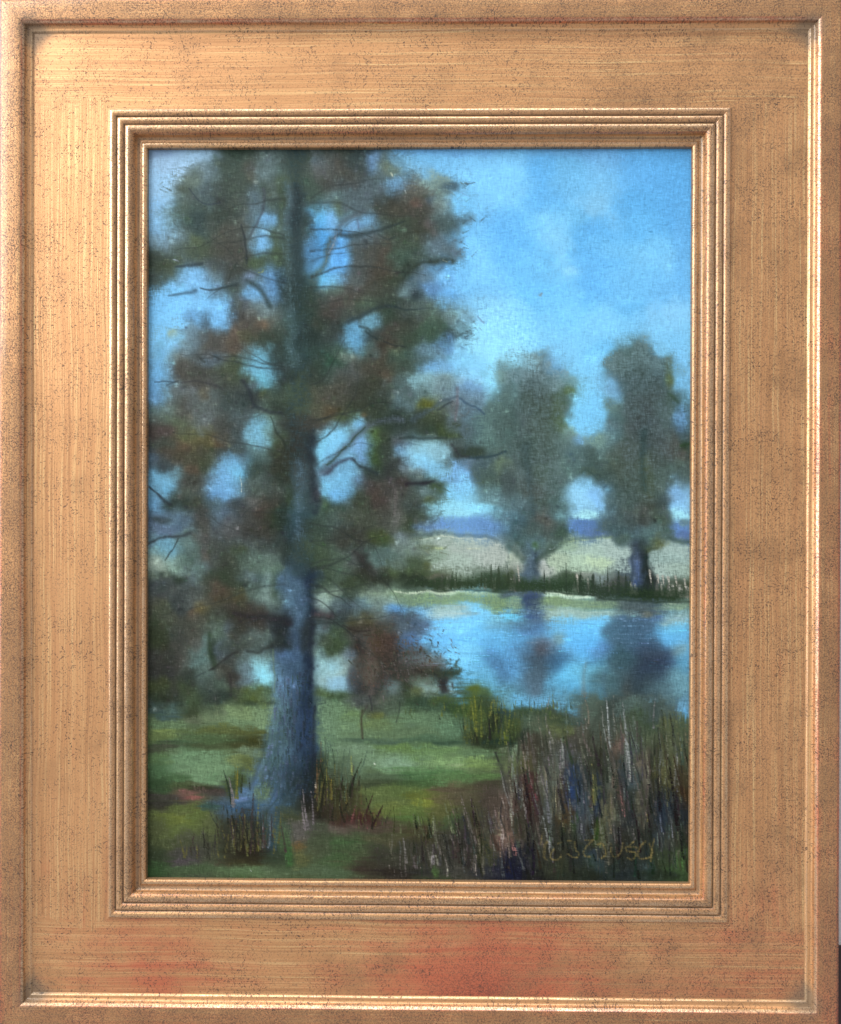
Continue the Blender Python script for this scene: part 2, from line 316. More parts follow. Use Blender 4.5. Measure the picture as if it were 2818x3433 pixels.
DABS['F'] = """
300 100 400 130 118 198 242|1500 100 330 160 116 192 236|700 300 230 200 116 198 244|720 780 200 260 112 200 250|1620 420 110 250 110 182 230|850 200 160 90 96 178 226
230 350 180 100 84 110 121|200 300 110 60 106 132 148|420 340 90 70 105 152 196 .6|200 550 200 150 66 87 91|430 520 110 90 95 132 148|560 480 60 60 100 142 154 .6
540 590 60 45 90 108 55|300 700 200 150 66 80 76|440 750 55 180 86 107 72 .7|60 600 80 200 84 121 132|80 850 100 200 68 94 100|130 900 60 120 90 106 128|300 900 180 170 73 89 84
460 900 55 100 85 106 72|150 1130 120 120 52 73 73|330 1130 200 150 70 89 87|530 960 60 80 121 168 164 .7|560 1040 100 70 110 152 158
700 1110 200 90 95 132 154|850 1060 90 60 105 142 142|640 1060 70 60 105 152 200 .7|780 1220 180 90 68 91 94|600 1230 120 120 79 110 121
50 1250 100 150 84 105 116|180 1330 90 120 58 79 84|300 1350 120 80 74 95 84|450 1330 130 100 90 121 127|100 1450 120 100 81 98 105|250 1520 150 90 79 81 81|440 1500 110 140 77 105 110|280 1640 140 90 74 91 89|80 1660 120 80 84 116 138|450 1680 100 80 77 110 121
1150 260 170 90 79 105 108|1050 330 110 90 85 111 113|1300 280 90 80 74 95 100|1230 420 250 140 66 87 91|1420 440 110 120 68 91 105|1480 330 38 80 90 111 92|1515 500 36 120 88 92 44
1250 560 200 150 60 80 84|1450 620 130 90 74 91 100|1530 680 60 60 58 81 62|980 560 50 100 110 164 206 .6|980 740 80 50 95 126 132|1000 830 110 100 79 116 126|950 920 70 90 74 105 127
1300 750 220 130 70 79 84|1250 900 200 150 64 70 77|1480 800 110 130 77 105 110|1500 950 130 120 79 100 110|1620 850 60 120 95 138 186|1620 980 50 60 68 95 116|1270 1080 55 200 45 68 70
1120 1120 150 130 77 91 86|950 1020 80 80 84 121 142|1450 1080 170 110 74 84 91|1560 1170 110 110 90 82 79|1640 1080 40 40 46 68 46|1400 1250 150 90 71 84 84|1080 1300 150 120 75 87 80
1280 1280 45 90 92 102 73|1560 1330 150 100 77 100 105|1150 1450 180 140 68 84 80|880 1370 110 80 63 84 84|750 1330 100 40 68 89 84|1310 1480 65 150 81 91 62|1430 1450 120 120 74 95 95|1100 1620 180 100 68 89 91|1330 1640 130 90 74 77 70|960 1640 90 80 77 110 132|1450 1620 70 60 60 74 79
720 1480 85 100 126 186 218|690 1600 150 120 144 202 230|800 1560 80 80 121 174 222|1600 1640 90 100 134 190 233|1560 1560 80 60 120 162 206
"""
DABS['G'] = """
200 70 220 50 90 117 172|180 160 180 75 94 118 172|300 80 140 50 90 127 170|150 80 100 28 56 66 70|80 300 70 60 95 126 154|200 340 110 90 106 154 182|120 400 100 60 116 158 170|110 510 110 70 154 170 164|260 480 110 60 132 168 170|300 560 120 60 126 158 153|150 620 60 50 58 71 58|60 620 40 40 110 126 115
420 300 130 120 95 126 132|450 450 120 110 79 105 105|520 100 80 120 68 66 66|550 200 90 110 84 84 84|760 60 120 60 85 111 154|680 120 80 60 79 95 116|800 180 150 110 95 95 106|1000 60 160 90 77 77 81|1120 60 90 90 78 63 60|1000 200 160 120 70 66 66|1100 220 110 90 66 63 60
1230 80 90 100 50 63 48|1280 60 45 150 43 56 50|650 330 130 110 74 74 77|800 350 150 90 79 87 92|1000 300 150 70 77 87 98|1150 340 130 70 68 77 79|880 380 90 60 74 85 60|560 480 40 60 109 78 70|600 530 100 70 90 95 111
500 560 90 60 100 132 142|430 700 110 100 95 116 132|780 470 170 110 63 68 60|950 440 120 70 74 91 84|1100 440 130 70 90 111 111|1080 540 170 70 95 119 113|1200 560 80 80 101 132 121|980 640 130 60 95 117 138|1080 650 60 60 68 89 94|1180 680 80 90 111 142 153
700 610 170 60 58 68 55|620 700 90 100 70 73 66|720 740 90 80 99 74 67|850 690 110 50 56 66 55|950 720 110 28 44 57 48|800 800 150 70 77 70 57|890 830 60 60 92 78 51|1000 800 110 80 90 116 116|1150 820 110 80 123 150 153|1100 900 130 60 95 116 121|1250 700 55 150 63 84 67
120 720 130 70 70 77 90|300 690 110 60 68 73 79|330 650 60 30 46 58 46|200 800 150 80 77 79 85|380 800 140 90 74 79 84|120 900 110 70 89 85 77|330 900 110 80 63 70 77|480 870 90 50 95 101 106|540 910 80 48 110 91 56|440 950 40 40 120 85 68
150 1000 130 110 79 84 68|400 1050 160 110 74 74 70|700 950 150 70 70 73 66|900 930 170 70 71 63 60|850 1000 150 60 58 56 52|1000 1030 150 90 67 58 56|120 1200 120 120 60 66 49|300 1200 110 130 70 73 70|450 1180 80 120 82 79 75
700 1100 120 130 85 106 95|800 1090 55 60 95 116 149|800 1170 45 50 100 132 153|560 1260 38 90 101 149 160|520 1380 90 90 90 127 133|650 1270 70 150 85 106 101|640 1330 32 130 43 54 43|710 1330 45 90 85 101 132|900 1120 120 110 67 63 57
1110 1200 110 60 101 122 128|1000 1250 130 60 82 95 95|850 1300 110 80 69 74 71|120 1400 140 120 67 64 64|280 1420 90 150 64 64 60|380 1430 60 110 85 79 77|480 1500 90 90 90 119 124|550 1560 90 70 92 116 116
1000 1380 140 60 101 123 132|930 1450 90 80 90 111 122|1180 1380 60 60 90 111 111|1120 1500 110 90 138 196 213|1100 1570 90 70 143 213 240|980 1540 80 90 101 127 154|950 1610 90 40 95 116 143
800 1430 80 120 67 67 67|820 1570 90 100 67 60 60|700 1480 90 60 74 69 64|150 1560 130 70 60 57 60|250 1600 60 120 60 58 64|120 1660 130 70 71 77 49|400 1660 130 70 67 77 55|700 1650 90 60 85 106 95|580 1640 90 60 69 84 81|850 1690 100 40 69 77 57|1020 1690 110 50 86 99 51|1180 1660 60 70 77 95 61|430 1560 70 70 56 60 56
1420 60 150 100 66 95 106|1450 150 130 110 60 81 92|1380 250 110 100 56 70 81|1330 400 70 120 50 60 57|1550 200 110 130 60 70 63|1480 380 110 130 70 81 78|1650 150 100 130 63 81 73|1600 350 130 110 79 95 78|1600 500 140 120 70 84 67|1680 650 80 120 68 87 70
1400 520 110 110 70 81 90|1330 640 80 120 85 107 147|1480 650 110 110 58 70 96|1400 720 100 100 88 110 140|1540 700 55 180 42 49 71|1400 900 100 110 96 123 156|1480 900 80 150 69 88 118|1550 900 38 150 37 45 60|1300 1050 130 120 42 45 55|1300 1200 100 130 45 49 49
1450 1050 80 130 80 99 129|1430 1250 90 130 67 79 107|1530 1150 50 200 45 49 57|1330 1340 80 70 85 107 163|1420 1340 60 60 79 101 145|1330 1500 90 120 88 112 145|1450 1480 90 150 67 85 118|1540 1500 38 200 42 49 74|1300 1650 90 90 106 138 177|1420 1650 90 90 79 106 150|1520 1650 48 90 45 56 97
1690 830 60 60 143 170 170|1650 900 60 60 121 143 154|1670 980 110 28 68 59 62|1660 1110 60 70 110 143 170|1690 1220 60 50 73 84 73|1630 1350 50 60 105 132 132|1660 1500 75 130 138 175 186|1680 1610 60 50 138 172 182|1670 1690 80 38 79 95 50
"""
DABS['H'] = """
1350 1150 400 300 108 186 244|1400 1500 300 220 96 166 214|1100 1200 200 150 104 178 238|1250 1350 150 110 116 190 238
100 150 120 150 74 91 98|80 60 80 80 79 100 98|350 80 200 110 77 81 73|600 60 80 110 79 79 77|660 80 36 90 107 107 107|850 40 120 50 66 77 66|760 130 60 90 60 70 49
1200 15 220 30 138 196 222|1000 130 170 50 98 132 192|1300 130 280 72 98 138 198|1550 150 150 70 95 132 187|1650 60 80 60 90 127 150
1000 280 140 40 147 172 164|1200 320 320 70 160 175 163|1350 420 320 110 164 175 165|1150 480 200 80 157 175 161|1000 420 100 50 137 161 148|1600 420 130 90 167 175 165|930 340 100 22 94 105 70|1050 355 40 14 174 185 140
250 250 250 90 66 64 60|500 250 110 70 71 85 46|700 250 80 60 111 127 154|760 340 130 80 116 138 143|560 400 180 60 90 119 122|420 400 150 90 84 111 116|300 420 90 60 71 71 74|340 480 50 80 49 47 47|130 420 100 60 85 106 98|230 470 60 70 88 92 99|100 560 130 110 79 100 87|450 490 90 60 95 127 133|700 500 150 90 101 122 120|860 470 90 50 74 90 68|950 500 40 50 85 92 57
800 600 200 70 71 85 57|600 580 60 50 86 102 51|400 600 130 80 60 57 52|500 650 170 60 52 55 49|800 650 120 60 47 55 49|1050 640 90 40 101 96 86|1000 690 320 42 47 62 47|1300 670 260 52 57 73 55|1600 660 200 70 55 73 55|1650 720 120 36 47 62 49|250 680 150 60 60 70 52
700 785 350 34 142 169 143|1100 768 300 14 176 197 171|1450 785 250 20 153 186 170|750 830 300 50 126 153 121|1200 830 350 45 119 148 112|1600 850 130 70 116 143 104|1690 790 60 26 73 89 100|450 790 120 46 132 153 137|500 870 150 50 121 148 154
650 930 90 40 95 153 217|880 940 110 40 110 170 222|1150 930 200 40 143 170 170|1150 980 180 36 153 183 191|1450 950 100 50 116 186 233|1300 1090 200 50 118 194 246|1500 1200 150 90 100 176 232
60 780 70 50 133 159 142|200 800 100 50 58 73 63|80 880 120 60 95 122 143|200 880 110 60 74 90 111|350 870 80 60 101 143 175|330 960 110 50 84 100 105|100 980 130 60 56 64 73|80 1080 130 70 60 77 74|350 1040 130 70 92 81 51|550 1000 90 60 117 138 149|720 1000 150 70 77 90 117|780 1080 130 70 85 101 128|880 1060 90 60 82 112 168|550 1080 90 60 79 79 81
300 1130 130 60 67 58 55|480 1150 100 50 78 67 52|100 1200 120 100 71 88 66|80 1300 90 80 63 77 51|370 1230 90 90 88 88 96|300 1290 60 90 60 52 52|500 1290 90 90 91 67 43|590 1230 80 110 83 60 57|610 1380 90 110 71 60 60|700 1290 60 110 57 63 73|780 1200 90 80 85 122 179 .7|770 1370 70 90 74 84 79|200 1350 70 60 101 122 154
100 1500 150 110 154 187 198|60 1450 80 60 142 180 196|100 1620 150 70 137 174 201|250 1580 46 110 79 90 122|350 1450 90 110 79 70 66|410 1540 55 150 115 101 92|550 1500 100 150 64 57 55|300 1640 90 70 60 60 69|920 1380 150 70 116 133 156|950 1440 110 40 117 111 113|820 1470 90 60 74 68 63|980 1500 100 38 63 57 52
1120 1520 100 55 52 66 55|1200 1500 60 50 57 77 66|1100 1620 36 70 43 40 43|700 1560 120 90 66 66 64|900 1590 110 60 101 122 111|950 1660 130 50 132 165 175|730 1660 70 70 57 63 47|600 1660 90 60 111 138 154|850 1690 60 40 101 106 67|80 1710 150 28 71 88 46|450 1680 90 50 56 56 56|1150 1650 60 60 121 159 180
1550 1350 110 120 79 127 176|1650 1450 120 120 71 113 159|1620 1080 130 55 90 132 154 .6|1380 1690 60 36 92 108 46|1480 1700 60 40 79 101 57
"""
DABS['I'] = """
700 1150 300 200 98 180 242|200 1300 250 250 86 152 208|1550 1250 220 200 92 164 220|700 1600 300 160 94 168 216
250 60 220 90 77 95 98|280 100 90 90 91 85 81|60 120 90 110 79 113 132|480 60 80 60 95 138 154|150 200 160 90 66 91 98|350 200 180 90 77 91 91|520 200 100 60 60 81 70
640 130 90 90 100 138 192|750 150 150 90 84 116 176|850 200 110 50 87 116 170|720 40 110 36 154 206 222|900 120 90 90 74 98 105|1590 150 110 100 92 127 193|1600 30 100 50 154 212 234|1640 100 50 40 95 127 143|1620 230 80 40 84 111 170
800 380 330 110 163 187 172|700 500 280 70 168 192 165|560 330 90 50 143 169 142|450 480 90 80 168 186 158|1050 400 110 160 163 184 176|850 480 130 45 179 201 163|300 510 60 60 168 174 168|340 560 70 50 168 172 163|40 480 60 100 168 179 158|60 560 60 60 163 169 158|1480 420 190 130 150 176 169|1560 350 130 60 153 176 169|1450 560 150 60 161 182 172|1600 560 110 60 153 176 163
250 300 170 60 85 113 119|245 335 26 30 68 107 40|190 450 68 130 81 106 131|200 580 70 90 77 98 122|245 500 28 100 49 62 77|130 380 60 60 74 98 111|400 340 60 40 60 79 70|100 330 50 50 63 84 79
1150 100 230 130 75 89 91|1300 60 170 90 81 87 84|1230 120 28 110 57 59 57|1420 130 90 130 70 87 75|1000 160 90 90 68 91 98|1200 230 170 90 77 105 119|1330 220 100 100 87 115 119|1080 250 90 50 74 95 89|1400 300 60 40 86 91 51|1210 400 66 120 55 66 84|1195 560 50 150 74 92 130|1262 500 36 200 34 44 44|1295 650 55 110 42 47 45|1180 680 38 60 69 92 142|1300 350 50 28 57 73 59
700 625 250 36 131 136 131|880 640 90 55 116 132 137|100 705 200 55 55 70 52|400 690 200 75 47 68 49|600 710 200 66 49 70 52|850 750 150 70 55 66 62|1000 690 110 70 73 77 73|1100 770 200 55 45 62 49|1300 770 150 55 39 52 42|1500 780 200 62 49 64 45|1600 710 130 55 70 79 66|30 650 60 80 60 73 52|550 650 100 50 63 81 62
100 790 150 28 85 106 122|420 800 120 16 184 212 190|650 812 130 14 174 201 184|200 840 100 66 60 77 113|220 970 66 50 60 85 136|450 860 200 36 121 148 110|800 892 250 42 119 145 115|50 880 60 56 116 143 121|1200 900 170 55 84 100 105|1520 900 160 36 121 148 127|1280 960 50 36 105 111 105|550 960 250 46 148 175 170|850 970 250 36 142 172 169|1400 990 60 16 68 101 156|1560 1010 140 55 137 169 175
30 1000 80 38 100 190 234|200 1090 120 60 84 122 176|100 1060 110 36 100 143 154 .6|650 1120 230 110 98 182 246|850 1050 90 50 105 185 243|700 1250 200 90 92 169 233|450 1200 55 50 127 132 108 .4|300 1250 110 70 116 138 165|280 1330 130 110 81 98 122|280 1430 150 90 77 100 127|250 1540 120 90 84 111 132|230 1650 90 90 88 117 143|460 1380 130 80 71 122 170|450 1500 110 60 74 133 181|550 1560 150 90 95 175 223|600 1680 150 60 90 169 222|100 1400 110 130 90 148 201
1150 1080 190 90 77 111 143|1000 1130 90 90 74 111 138|1300 1020 130 18 73 111 160|1050 1300 170 110 74 106 132|850 1300 80 80 84 127 181|1300 1350 190 150 55 73 106|1250 1480 230 110 52 67 95|1400 1450 130 100 47 66 110|1050 1400 130 80 63 98 111|1050 1500 130 90 84 111 122|1500 1350 90 100 70 101 149|1580 1290 80 70 111 143 154|1500 1180 180 70 95 170 228|1550 1100 130 36 100 175 222|1600 1450 90 100 90 149 186|1550 1600 130 110 100 149 170|820 1430 90 16 57 95 132|800 1530 150 70 100 170 206|950 1620 150 110 74 106 116|1250 1640 170 90 55 66 73|1100 1650 60 90 85 85 79|1400 1660 110 60 84 116 132
"""
DABS['J'] = """
850 210 400 90 114 146 107|550 640 400 150 108 148 111|1690 300 120 260 108 144 114|700 1640 500 70 82 104 72|300 1150 300 160 98 112 60
150 40 180 70 57 67 55|460 50 70 80 77 98 70|700 40 170 80 52 63 63|180 130 170 70 68 94 99|450 160 90 60 60 70 51|650 130 110 50 57 68 62|950 30 150 40 79 98 54|1050 30 60 30 101 120 45
900 130 250 60 123 151 104|1080 180 90 110 119 151 112|1000 62 200 20 57 73 59|620 200 120 50 110 130 97|450 230 90 50 100 111 89|200 270 200 50 98 127 91|180 360 130 50 120 141 75|100 400 150 40 100 121 72|500 330 160 40 92 113 67|700 320 200 40 95 106 58|950 340 200 28 88 95 51|900 420 230 42 59 67 41|1030 390 90 38 71 71 35|600 400 250 45 84 111 73|300 460 300 38 70 98 70|600 470 200 28 74 85 57|950 460 160 28 74 79 48|150 490 170 46 77 84 68
350 620 270 70 108 148 110|650 680 260 80 113 151 112|1000 530 130 50 113 138 110|900 600 110 40 117 132 76|1000 650 110 60 95 106 58|560 760 220 60 110 148 110|120 600 110 60 87 120 76|120 720 140 80 73 109 73|300 770 120 46 73 106 69|120 850 140 60 59 87 57|400 850 200 36 74 90 57|600 870 180 26 59 59 46|650 900 150 36 80 67 67|380 940 130 42 133 84 84|450 955 80 20 156 90 88|150 950 170 36 74 69 67|200 1000 200 28 68 68 64|120 1030 150 46 63 60 55
350 1050 140 38 92 106 56|330 1150 200 58 115 126 52|200 1170 110 58 99 112 54|500 1150 110 58 95 111 56|350 1260 180 48 99 114 58|120 1230 130 80 85 92 59|620 1230 120 80 92 99 62|200 1380 190 80 79 88 57|100 1500 120 110 59 70 52|450 1350 150 80 82 85 67|400 1500 170 70 77 74 74|350 1560 110 38 86 77 86|120 1640 150 70 59 90 54|550 1480 110 110 74 74 67|700 1550 150 58 79 84 66|900 1500 200 58 59 54 44|1000 1560 250 48 70 66 46|1000 1640 260 58 92 120 81|400 1640 180 58 74 95 66|1300 1640 200 66 88 109 79|1600 1650 200 58 85 106 79|1400 1560 150 80 74 92 66|1250 1480 130 90 59 70 57|850 800 80 120 66 80 46
1300 80 92 110 106 138 171|1420 80 90 120 74 98 143|1520 80 58 130 45 57 93|1280 220 100 110 92 122 138|1350 180 60 90 74 98 111|1400 250 110 110 71 92 134|1500 300 78 180 52 74 136|1250 330 90 110 95 127 155|1320 330 60 60 99 122 171|1200 430 80 110 81 105 110|1350 450 130 110 77 98 122|1480 470 100 110 59 81 135|1250 560 130 110 81 108 127|1320 540 70 60 101 133 170|1480 600 90 120 42 55 85|1400 620 110 100 71 95 133|1180 650 90 90 84 113 127|1090 720 65 90 101 127 165|1130 800 90 90 79 102 88|1250 760 110 130 74 95 117|1300 780 45 110 88 117 166|1420 760 120 130 55 70 81|1530 780 75 170 39 43 43
1040 830 48 60 85 117 171|960 910 90 38 92 127 187|900 968 80 28 113 133 208|1100 900 80 60 99 127 104|1130 850 32 60 100 124 92 .5|1220 950 90 120 77 106 160|1080 1000 70 60 95 117 143|750 1030 160 44 69 95 128|950 1040 160 56 66 98 144|850 1110 130 46 70 98 133|600 1050 100 38 59 87 84|1400 900 120 130 52 59 55|1330 920 70 130 66 85 106|1550 1000 110 130 45 43 39|1250 1080 70 130 71 99 133|1200 1250 66 110 66 92 117|1320 1130 110 110 70 84 73|1150 1150 60 100 66 79 84|1400 1180 90 90 74 79 57|1180 1380 58 80 59 77 92|1300 1280 90 80 77 95 76
780 1300 80 150 60 60 50|950 1250 110 190 52 52 45|1000 1430 150 80 49 43 37|1480 1280 110 90 99 92 95|1560 1200 55 120 92 88 92|1500 1330 90 55 101 95 95|1460 1410 66 48 119 91 56|1470 1530 80 80 99 101 62|1330 1380 55 90 74 99 66|1620 1120 90 90 52 45 42|1640 1300 90 110 74 81 66|1650 1450 100 100 77 88 66|1360 1500 36 100 62 102 56|1640 760 55 190 52 59 42|1640 980 70 110 60 55 42
"""
DABS['K'] = """
600 300 600 160 106 138 102|700 620 600 130 112 146 102|600 1000 500 150 98 114 64|400 1450 450 170 76 86 64|1200 1450 400 250 72 68 64
100 20 100 36 57 79 57|350 70 170 80 79 84 92|450 130 110 60 74 81 70|600 80 150 90 81 98 87|800 60 100 70 59 81 57|950 80 170 70 57 81 66|1080 50 80 60 79 101 54|1150 110 110 58 55 79 66|1300 100 150 100 68 92 45|1380 130 55 160 101 114 38|1500 60 110 80 74 92 57|1560 80 55 90 102 115 56|1560 160 85 150 59 73 62|1670 60 90 60 98 165 208|1640 200 110 110 59 81 81|1450 280 110 150 86 96 47|1420 400 90 80 57 59 44|1550 300 60 150 44 48 46|1650 330 90 110 74 88 43|1670 400 36 60 108 124 38|1600 450 150 36 49 66 55|1260 300 80 90 92 124 98
100 150 130 130 110 148 110|250 200 90 60 105 138 90|150 300 170 60 108 143 108|500 270 170 70 110 135 85|480 180 70 38 107 117 60|900 230 260 100 102 138 105|1150 330 130 90 95 135 105|700 340 250 50 98 127 94|500 430 350 30 77 105 87|1000 420 250 36 79 113 87|1150 450 150 22 59 87 70|700 500 350 40 102 138 74|300 520 200 60 113 145 119|600 600 350 70 116 152 119|650 650 170 60 127 165 138|1050 560 250 60 108 148 90|1200 640 260 46 127 167 106|1200 648 80 12 170 192 143|1450 650 150 56 120 152 84|1450 550 160 38 98 132 94|300 640 200 80 113 145 116|900 700 300 36 95 141 88|850 750 250 40 70 113 69|1250 760 280 42 84 127 72|1500 760 120 38 92 127 72|500 760 230 36 84 105 81|500 820 250 36 70 81 59|900 830 250 42 70 98 59|700 900 250 58 95 117 61|450 930 150 58 99 117 65|900 950 150 58 115 126 50|930 1030 120 55 134 143 46|1100 960 170 66 115 99 58|1200 870 230 46 108 85 66|1500 850 200 46 77 66 55|1350 950 200 88 99 85 66|600 1080 200 66 110 123 58|800 1100 200 56 99 120 58|820 1160 230 46 85 114 58|700 1220 250 36 82 88 59|500 1180 130 46 82 85 62|1050 1100 130 88 99 99 58|1180 1200 80 88 73 106 56|1400 1080 150 110 85 81 54|1550 1000 130 110 86 67 67
300 1200 260 66 93 66 64|300 1120 170 78 74 44 44|100 1080 130 110 69 60 44|200 1000 150 88 71 66 46|100 850 120 150 59 59 41|150 700 150 110 84 105 84 .7|100 1260 200 36 110 95 92|500 1260 300 36 88 74 66|900 1270 230 36 79 71 51|250 1340 260 58 79 92 66|600 1350 250 58 88 85 62|850 1350 170 58 85 79 54|150 1400 200 66 70 99 62|400 1480 250 66 77 88 62|100 1560 170 78 70 99 62|300 1600 230 78 82 88 62|100 1670 170 38 82 104 77|450 1600 200 88 70 59 55|600 1520 170 110 66 62 57|800 1500 190 130 68 66 59|700 1650 250 46 55 48 48|1000 1500 150 150 74 70 63|1000 1650 200 56 59 59 59|1030 1640 32 58 77 113 57|1150 1400 150 170 70 66 63
1300 1350 130 200 63 57 59|1250 1600 150 110 77 72 74|1400 1500 130 150 68 63 59|1430 1300 85 110 108 82 68|1500 1450 90 110 88 88 50|1550 1250 110 150 73 73 66|1650 1380 85 130 132 88 84|1690 1330 46 100 145 96 92|1640 1180 85 88 128 88 88|1600 1080 78 88 96 73 70|1600 1600 130 120 44 47 76|1700 1580 46 110 33 38 90|1450 1640 110 56 55 55 71|1690 950 46 110 124 90 90|1690 820 46 88 85 81 77
"""
DABS['L'] = """
800 600 800 500 80 84 74|800 1200 800 400 72 74 72
200 50 250 60 100 159 203|550 100 90 85 98 165 213|30 60 80 60 95 169 222|620 60 90 70 79 111 116|150 150 170 46 59 84 51|330 180 150 55 70 92 68|150 260 170 100 79 106 87|40 280 55 100 95 109 38|300 300 110 110 85 101 84|500 320 130 100 102 115 64|480 215 130 50 62 84 62|80 400 110 88 49 62 57|700 200 100 200 88 95 92|700 350 100 150 92 88 81|800 130 130 110 84 116 116|900 250 130 200 74 88 84|1000 100 110 130 66 81 88|1200 100 150 100 84 120 131|1250 300 130 130 66 92 66|1400 150 130 130 68 88 98|1500 150 110 130 79 106 117|1620 120 60 80 100 148 186|1650 200 40 60 90 154 208|1500 280 110 110 96 104 58|1620 350 80 130 81 101 70|1150 420 130 150 81 95 87|1330 450 110 130 92 106 78|1580 560 75 88 123 139 82|1500 480 110 110 92 99 70|1640 600 60 200 70 81 66
200 500 130 110 88 70 66|200 600 66 88 100 77 73|60 560 55 110 112 144 116|30 700 58 110 110 128 77|160 660 85 88 92 88 50|320 550 110 150 68 66 59|420 600 80 200 88 92 92|550 480 110 110 85 79 68|640 480 85 110 85 77 77|520 600 80 130 81 90 113|560 700 80 110 73 88 111|700 600 110 130 68 75 68|850 600 120 110 60 64 55|1000 520 70 150 111 81 77|1010 480 45 60 124 92 88|1050 650 85 130 77 70 70|1100 550 36 200 107 121 123|950 680 75 88 81 92 92|1200 600 100 170 79 95 95|1300 600 80 110 102 88 81|1280 800 62 250 115 98 92|1380 700 60 300 45 52 47|1450 650 80 200 88 90 58|1450 850 100 170 92 85 45|1550 800 100 200 95 92 58|1620 850 75 200 74 59 44|1600 1000 110 110 86 59 41
130 850 110 88 96 77 77|210 900 85 130 114 55 64|250 1100 105 150 100 59 66|200 980 55 88 98 40 52|80 1000 85 150 95 85 81|30 1050 55 110 129 81 84|320 900 80 150 88 74 74|380 1050 70 250 99 104 115|340 780 50 150 107 107 99|440 800 50 200 107 113 107|470 1050 60 150 123 121 99|530 900 70 250 100 70 54|560 1050 52 170 96 70 59|490 1190 75 88 108 77 47|600 830 80 200 40 66 134|600 880 52 110 39 70 160|700 850 80 130 48 59 85|740 850 100 150 59 64 68|820 900 70 170 36 55 113|830 1000 80 110 44 63 126|660 1000 52 150 57 85 141|740 1050 70 170 85 99 118|700 1100 52 150 68 90 136|785 880 22 150 112 112 52|880 850 52 200 59 66 57|900 780 85 100 74 77 68|930 820 62 110 92 99 107|990 780 52 110 124 98 92|1050 950 52 170 138 88 88|1090 800 62 170 44 66 94|1160 850 80 150 70 92 115|1000 1100 75 150 79 79 77|920 1100 60 180 124 115 92|930 1150 50 150 132 121 86|1180 1000 95 170 68 74 70|1150 1150 85 150 55 63 86|1260 1100 70 180 111 102 90|1380 1050 85 200 55 64 77|1430 1100 80 170 55 79 125|1550 1150 105 150 59 68 85|1620 1180 75 150 52 59 79
80 1250 110 110 77 77 59|50 1400 85 120 136 90 88|40 1370 45 60 151 95 90|180 1300 110 110 85 77 70|300 1300 130 130 81 81 77|230 1430 110 88 92 85 85|450 1320 130 110 70 70 66|620 1240 50 110 59 97 50|560 1350 85 88 68 70 64|700 1280 80 130 85 90 107|720 1200 50 150 95 101 118|800 1280 52 130 49 45 41|870 1300 70 130 100 111 64|960 1250 62 130 92 95 95|1020 1330 55 100 70 77 81|1090 1350 65 110 64 59 55|1180 1300 85 130 70 74 74|1300 1350 125 110 64 68 66|1420 1330 105 130 64 77 99|1550 1350 125 130 82 86 79|1640 1400 58 170 55 66 51
60 1600 130 150 37 40 94|150 1450 75 100 47 49 75|150 1600 85 130 44 46 82|300 1550 150 110 68 68 70|250 1680 130 56 49 49 55|500 1600 170 88 70 77 59|450 1450 130 56 66 64 59|650 1550 110 88 55 64 74|820 1560 100 88 57 82 131|750 1600 75 78 66 92 92|700 1680 170 46 52 59 52|950 1600 85 110 59 81 70|1050 1600 130 88 53 57 66|1000 1500 150 56 64 62 57|1200 1580 150 88 59 70 73|1330 1630 75 56 70 99 119|1080 1680 150 46 52 64 79|1500 1600 150 110 70 88 59|1610 1530 45 110 82 130 64|1570 1660 100 56 68 108 59|1400 1690 200 36 52 68 55
"""
#DABS_END
def mute(s, x, y, c):
    # tube colours knocked back with their own grey, as the painter mixed them
    c = np.array(c, float); l = c@np.array([.3, .55, .15])
    if s in 'BCF' and c[2] > 200 and c[1] > 145: return np.array([108., 178., 226.])*.33+.67*(l+.88*(c-l))
    g = np.ones(3); k = .82
    if s not in 'JK' and c[2] > 175 and c[2]-c[0] > 45: k = .9; g = np.array([.96, 1.02, 1.])
    elif s in 'L' or (s == 'K' and y > 820 and x > 1050): k = .52; g = np.array([.88, .92, .84])*(1. if y < 900 or s == 'K' else .86)
    elif s in 'J' and 880 < x < 1620 and c[2] > c[0]+18: k = .6; g = np.array([.80, .92, .92])
    elif s == 'K' and 1240 < x < 1736 and y < 480: k = .62; g = np.array([.8, .88, .82])
    elif s in 'JK': k = .72; g = np.array([.89, .92, .87])
    elif s == 'G' and x > 1250 and x < 1600 and c[2] > c[0]+18: k = .62; g = np.array([.82, .96, .98])
    elif s in 'ABDEGF' or (s == 'H' and x < 1100): k = .74 if c[0] > c[2] else .62; g = np.array([.89, .95, .90])*(1.06 if s == 'F' else 1.)
    elif s in 'HI' and 240 < y < 620 and c.min() > 125: k = .8; g = np.array([.92, .96, .97])
    else: g = np.array([.97, 1.01, .99])
    return (l+k*(c-l))*g
ORDER = 'ACBFDEHIGLKJ'
PARSED = []
for s in ORDER:
    for item in DABS[s].replace('\n', '|').split('|'):
        v = item.split()
        if len(v) < 7: continue
        v = [float(t) for t in v]
        PARSED.append((s, v[0], v[1], v[2], v[3], mute(s, v[0], v[1], v[4:7]), v[7] if len(v) > 7 else .82))

# underpainting: a smooth blend of the colours to come
SX, SY = tuple(np.array(t) for t in zip(*[tp(p[0], p[1], p[2]) for p in PARSED]))
SC = np.array([p[5] for p in PARSED])
gy = np.linspace(0, CH-1, 74); gx = np.linspace(0, CW-1, 55)
D2 = (gx[None, :, None]-SX)**2+(gy[:, None, None]-SY)**2
Wt = np.exp(-D2/(2*15.**2))+1e-5*np.exp(-D2/(2*60.**2))+1e-12
IMG[:] = up((Wt[..., None]*SC).sum(2)/Wt.sum(2)[..., None], CH, CW)

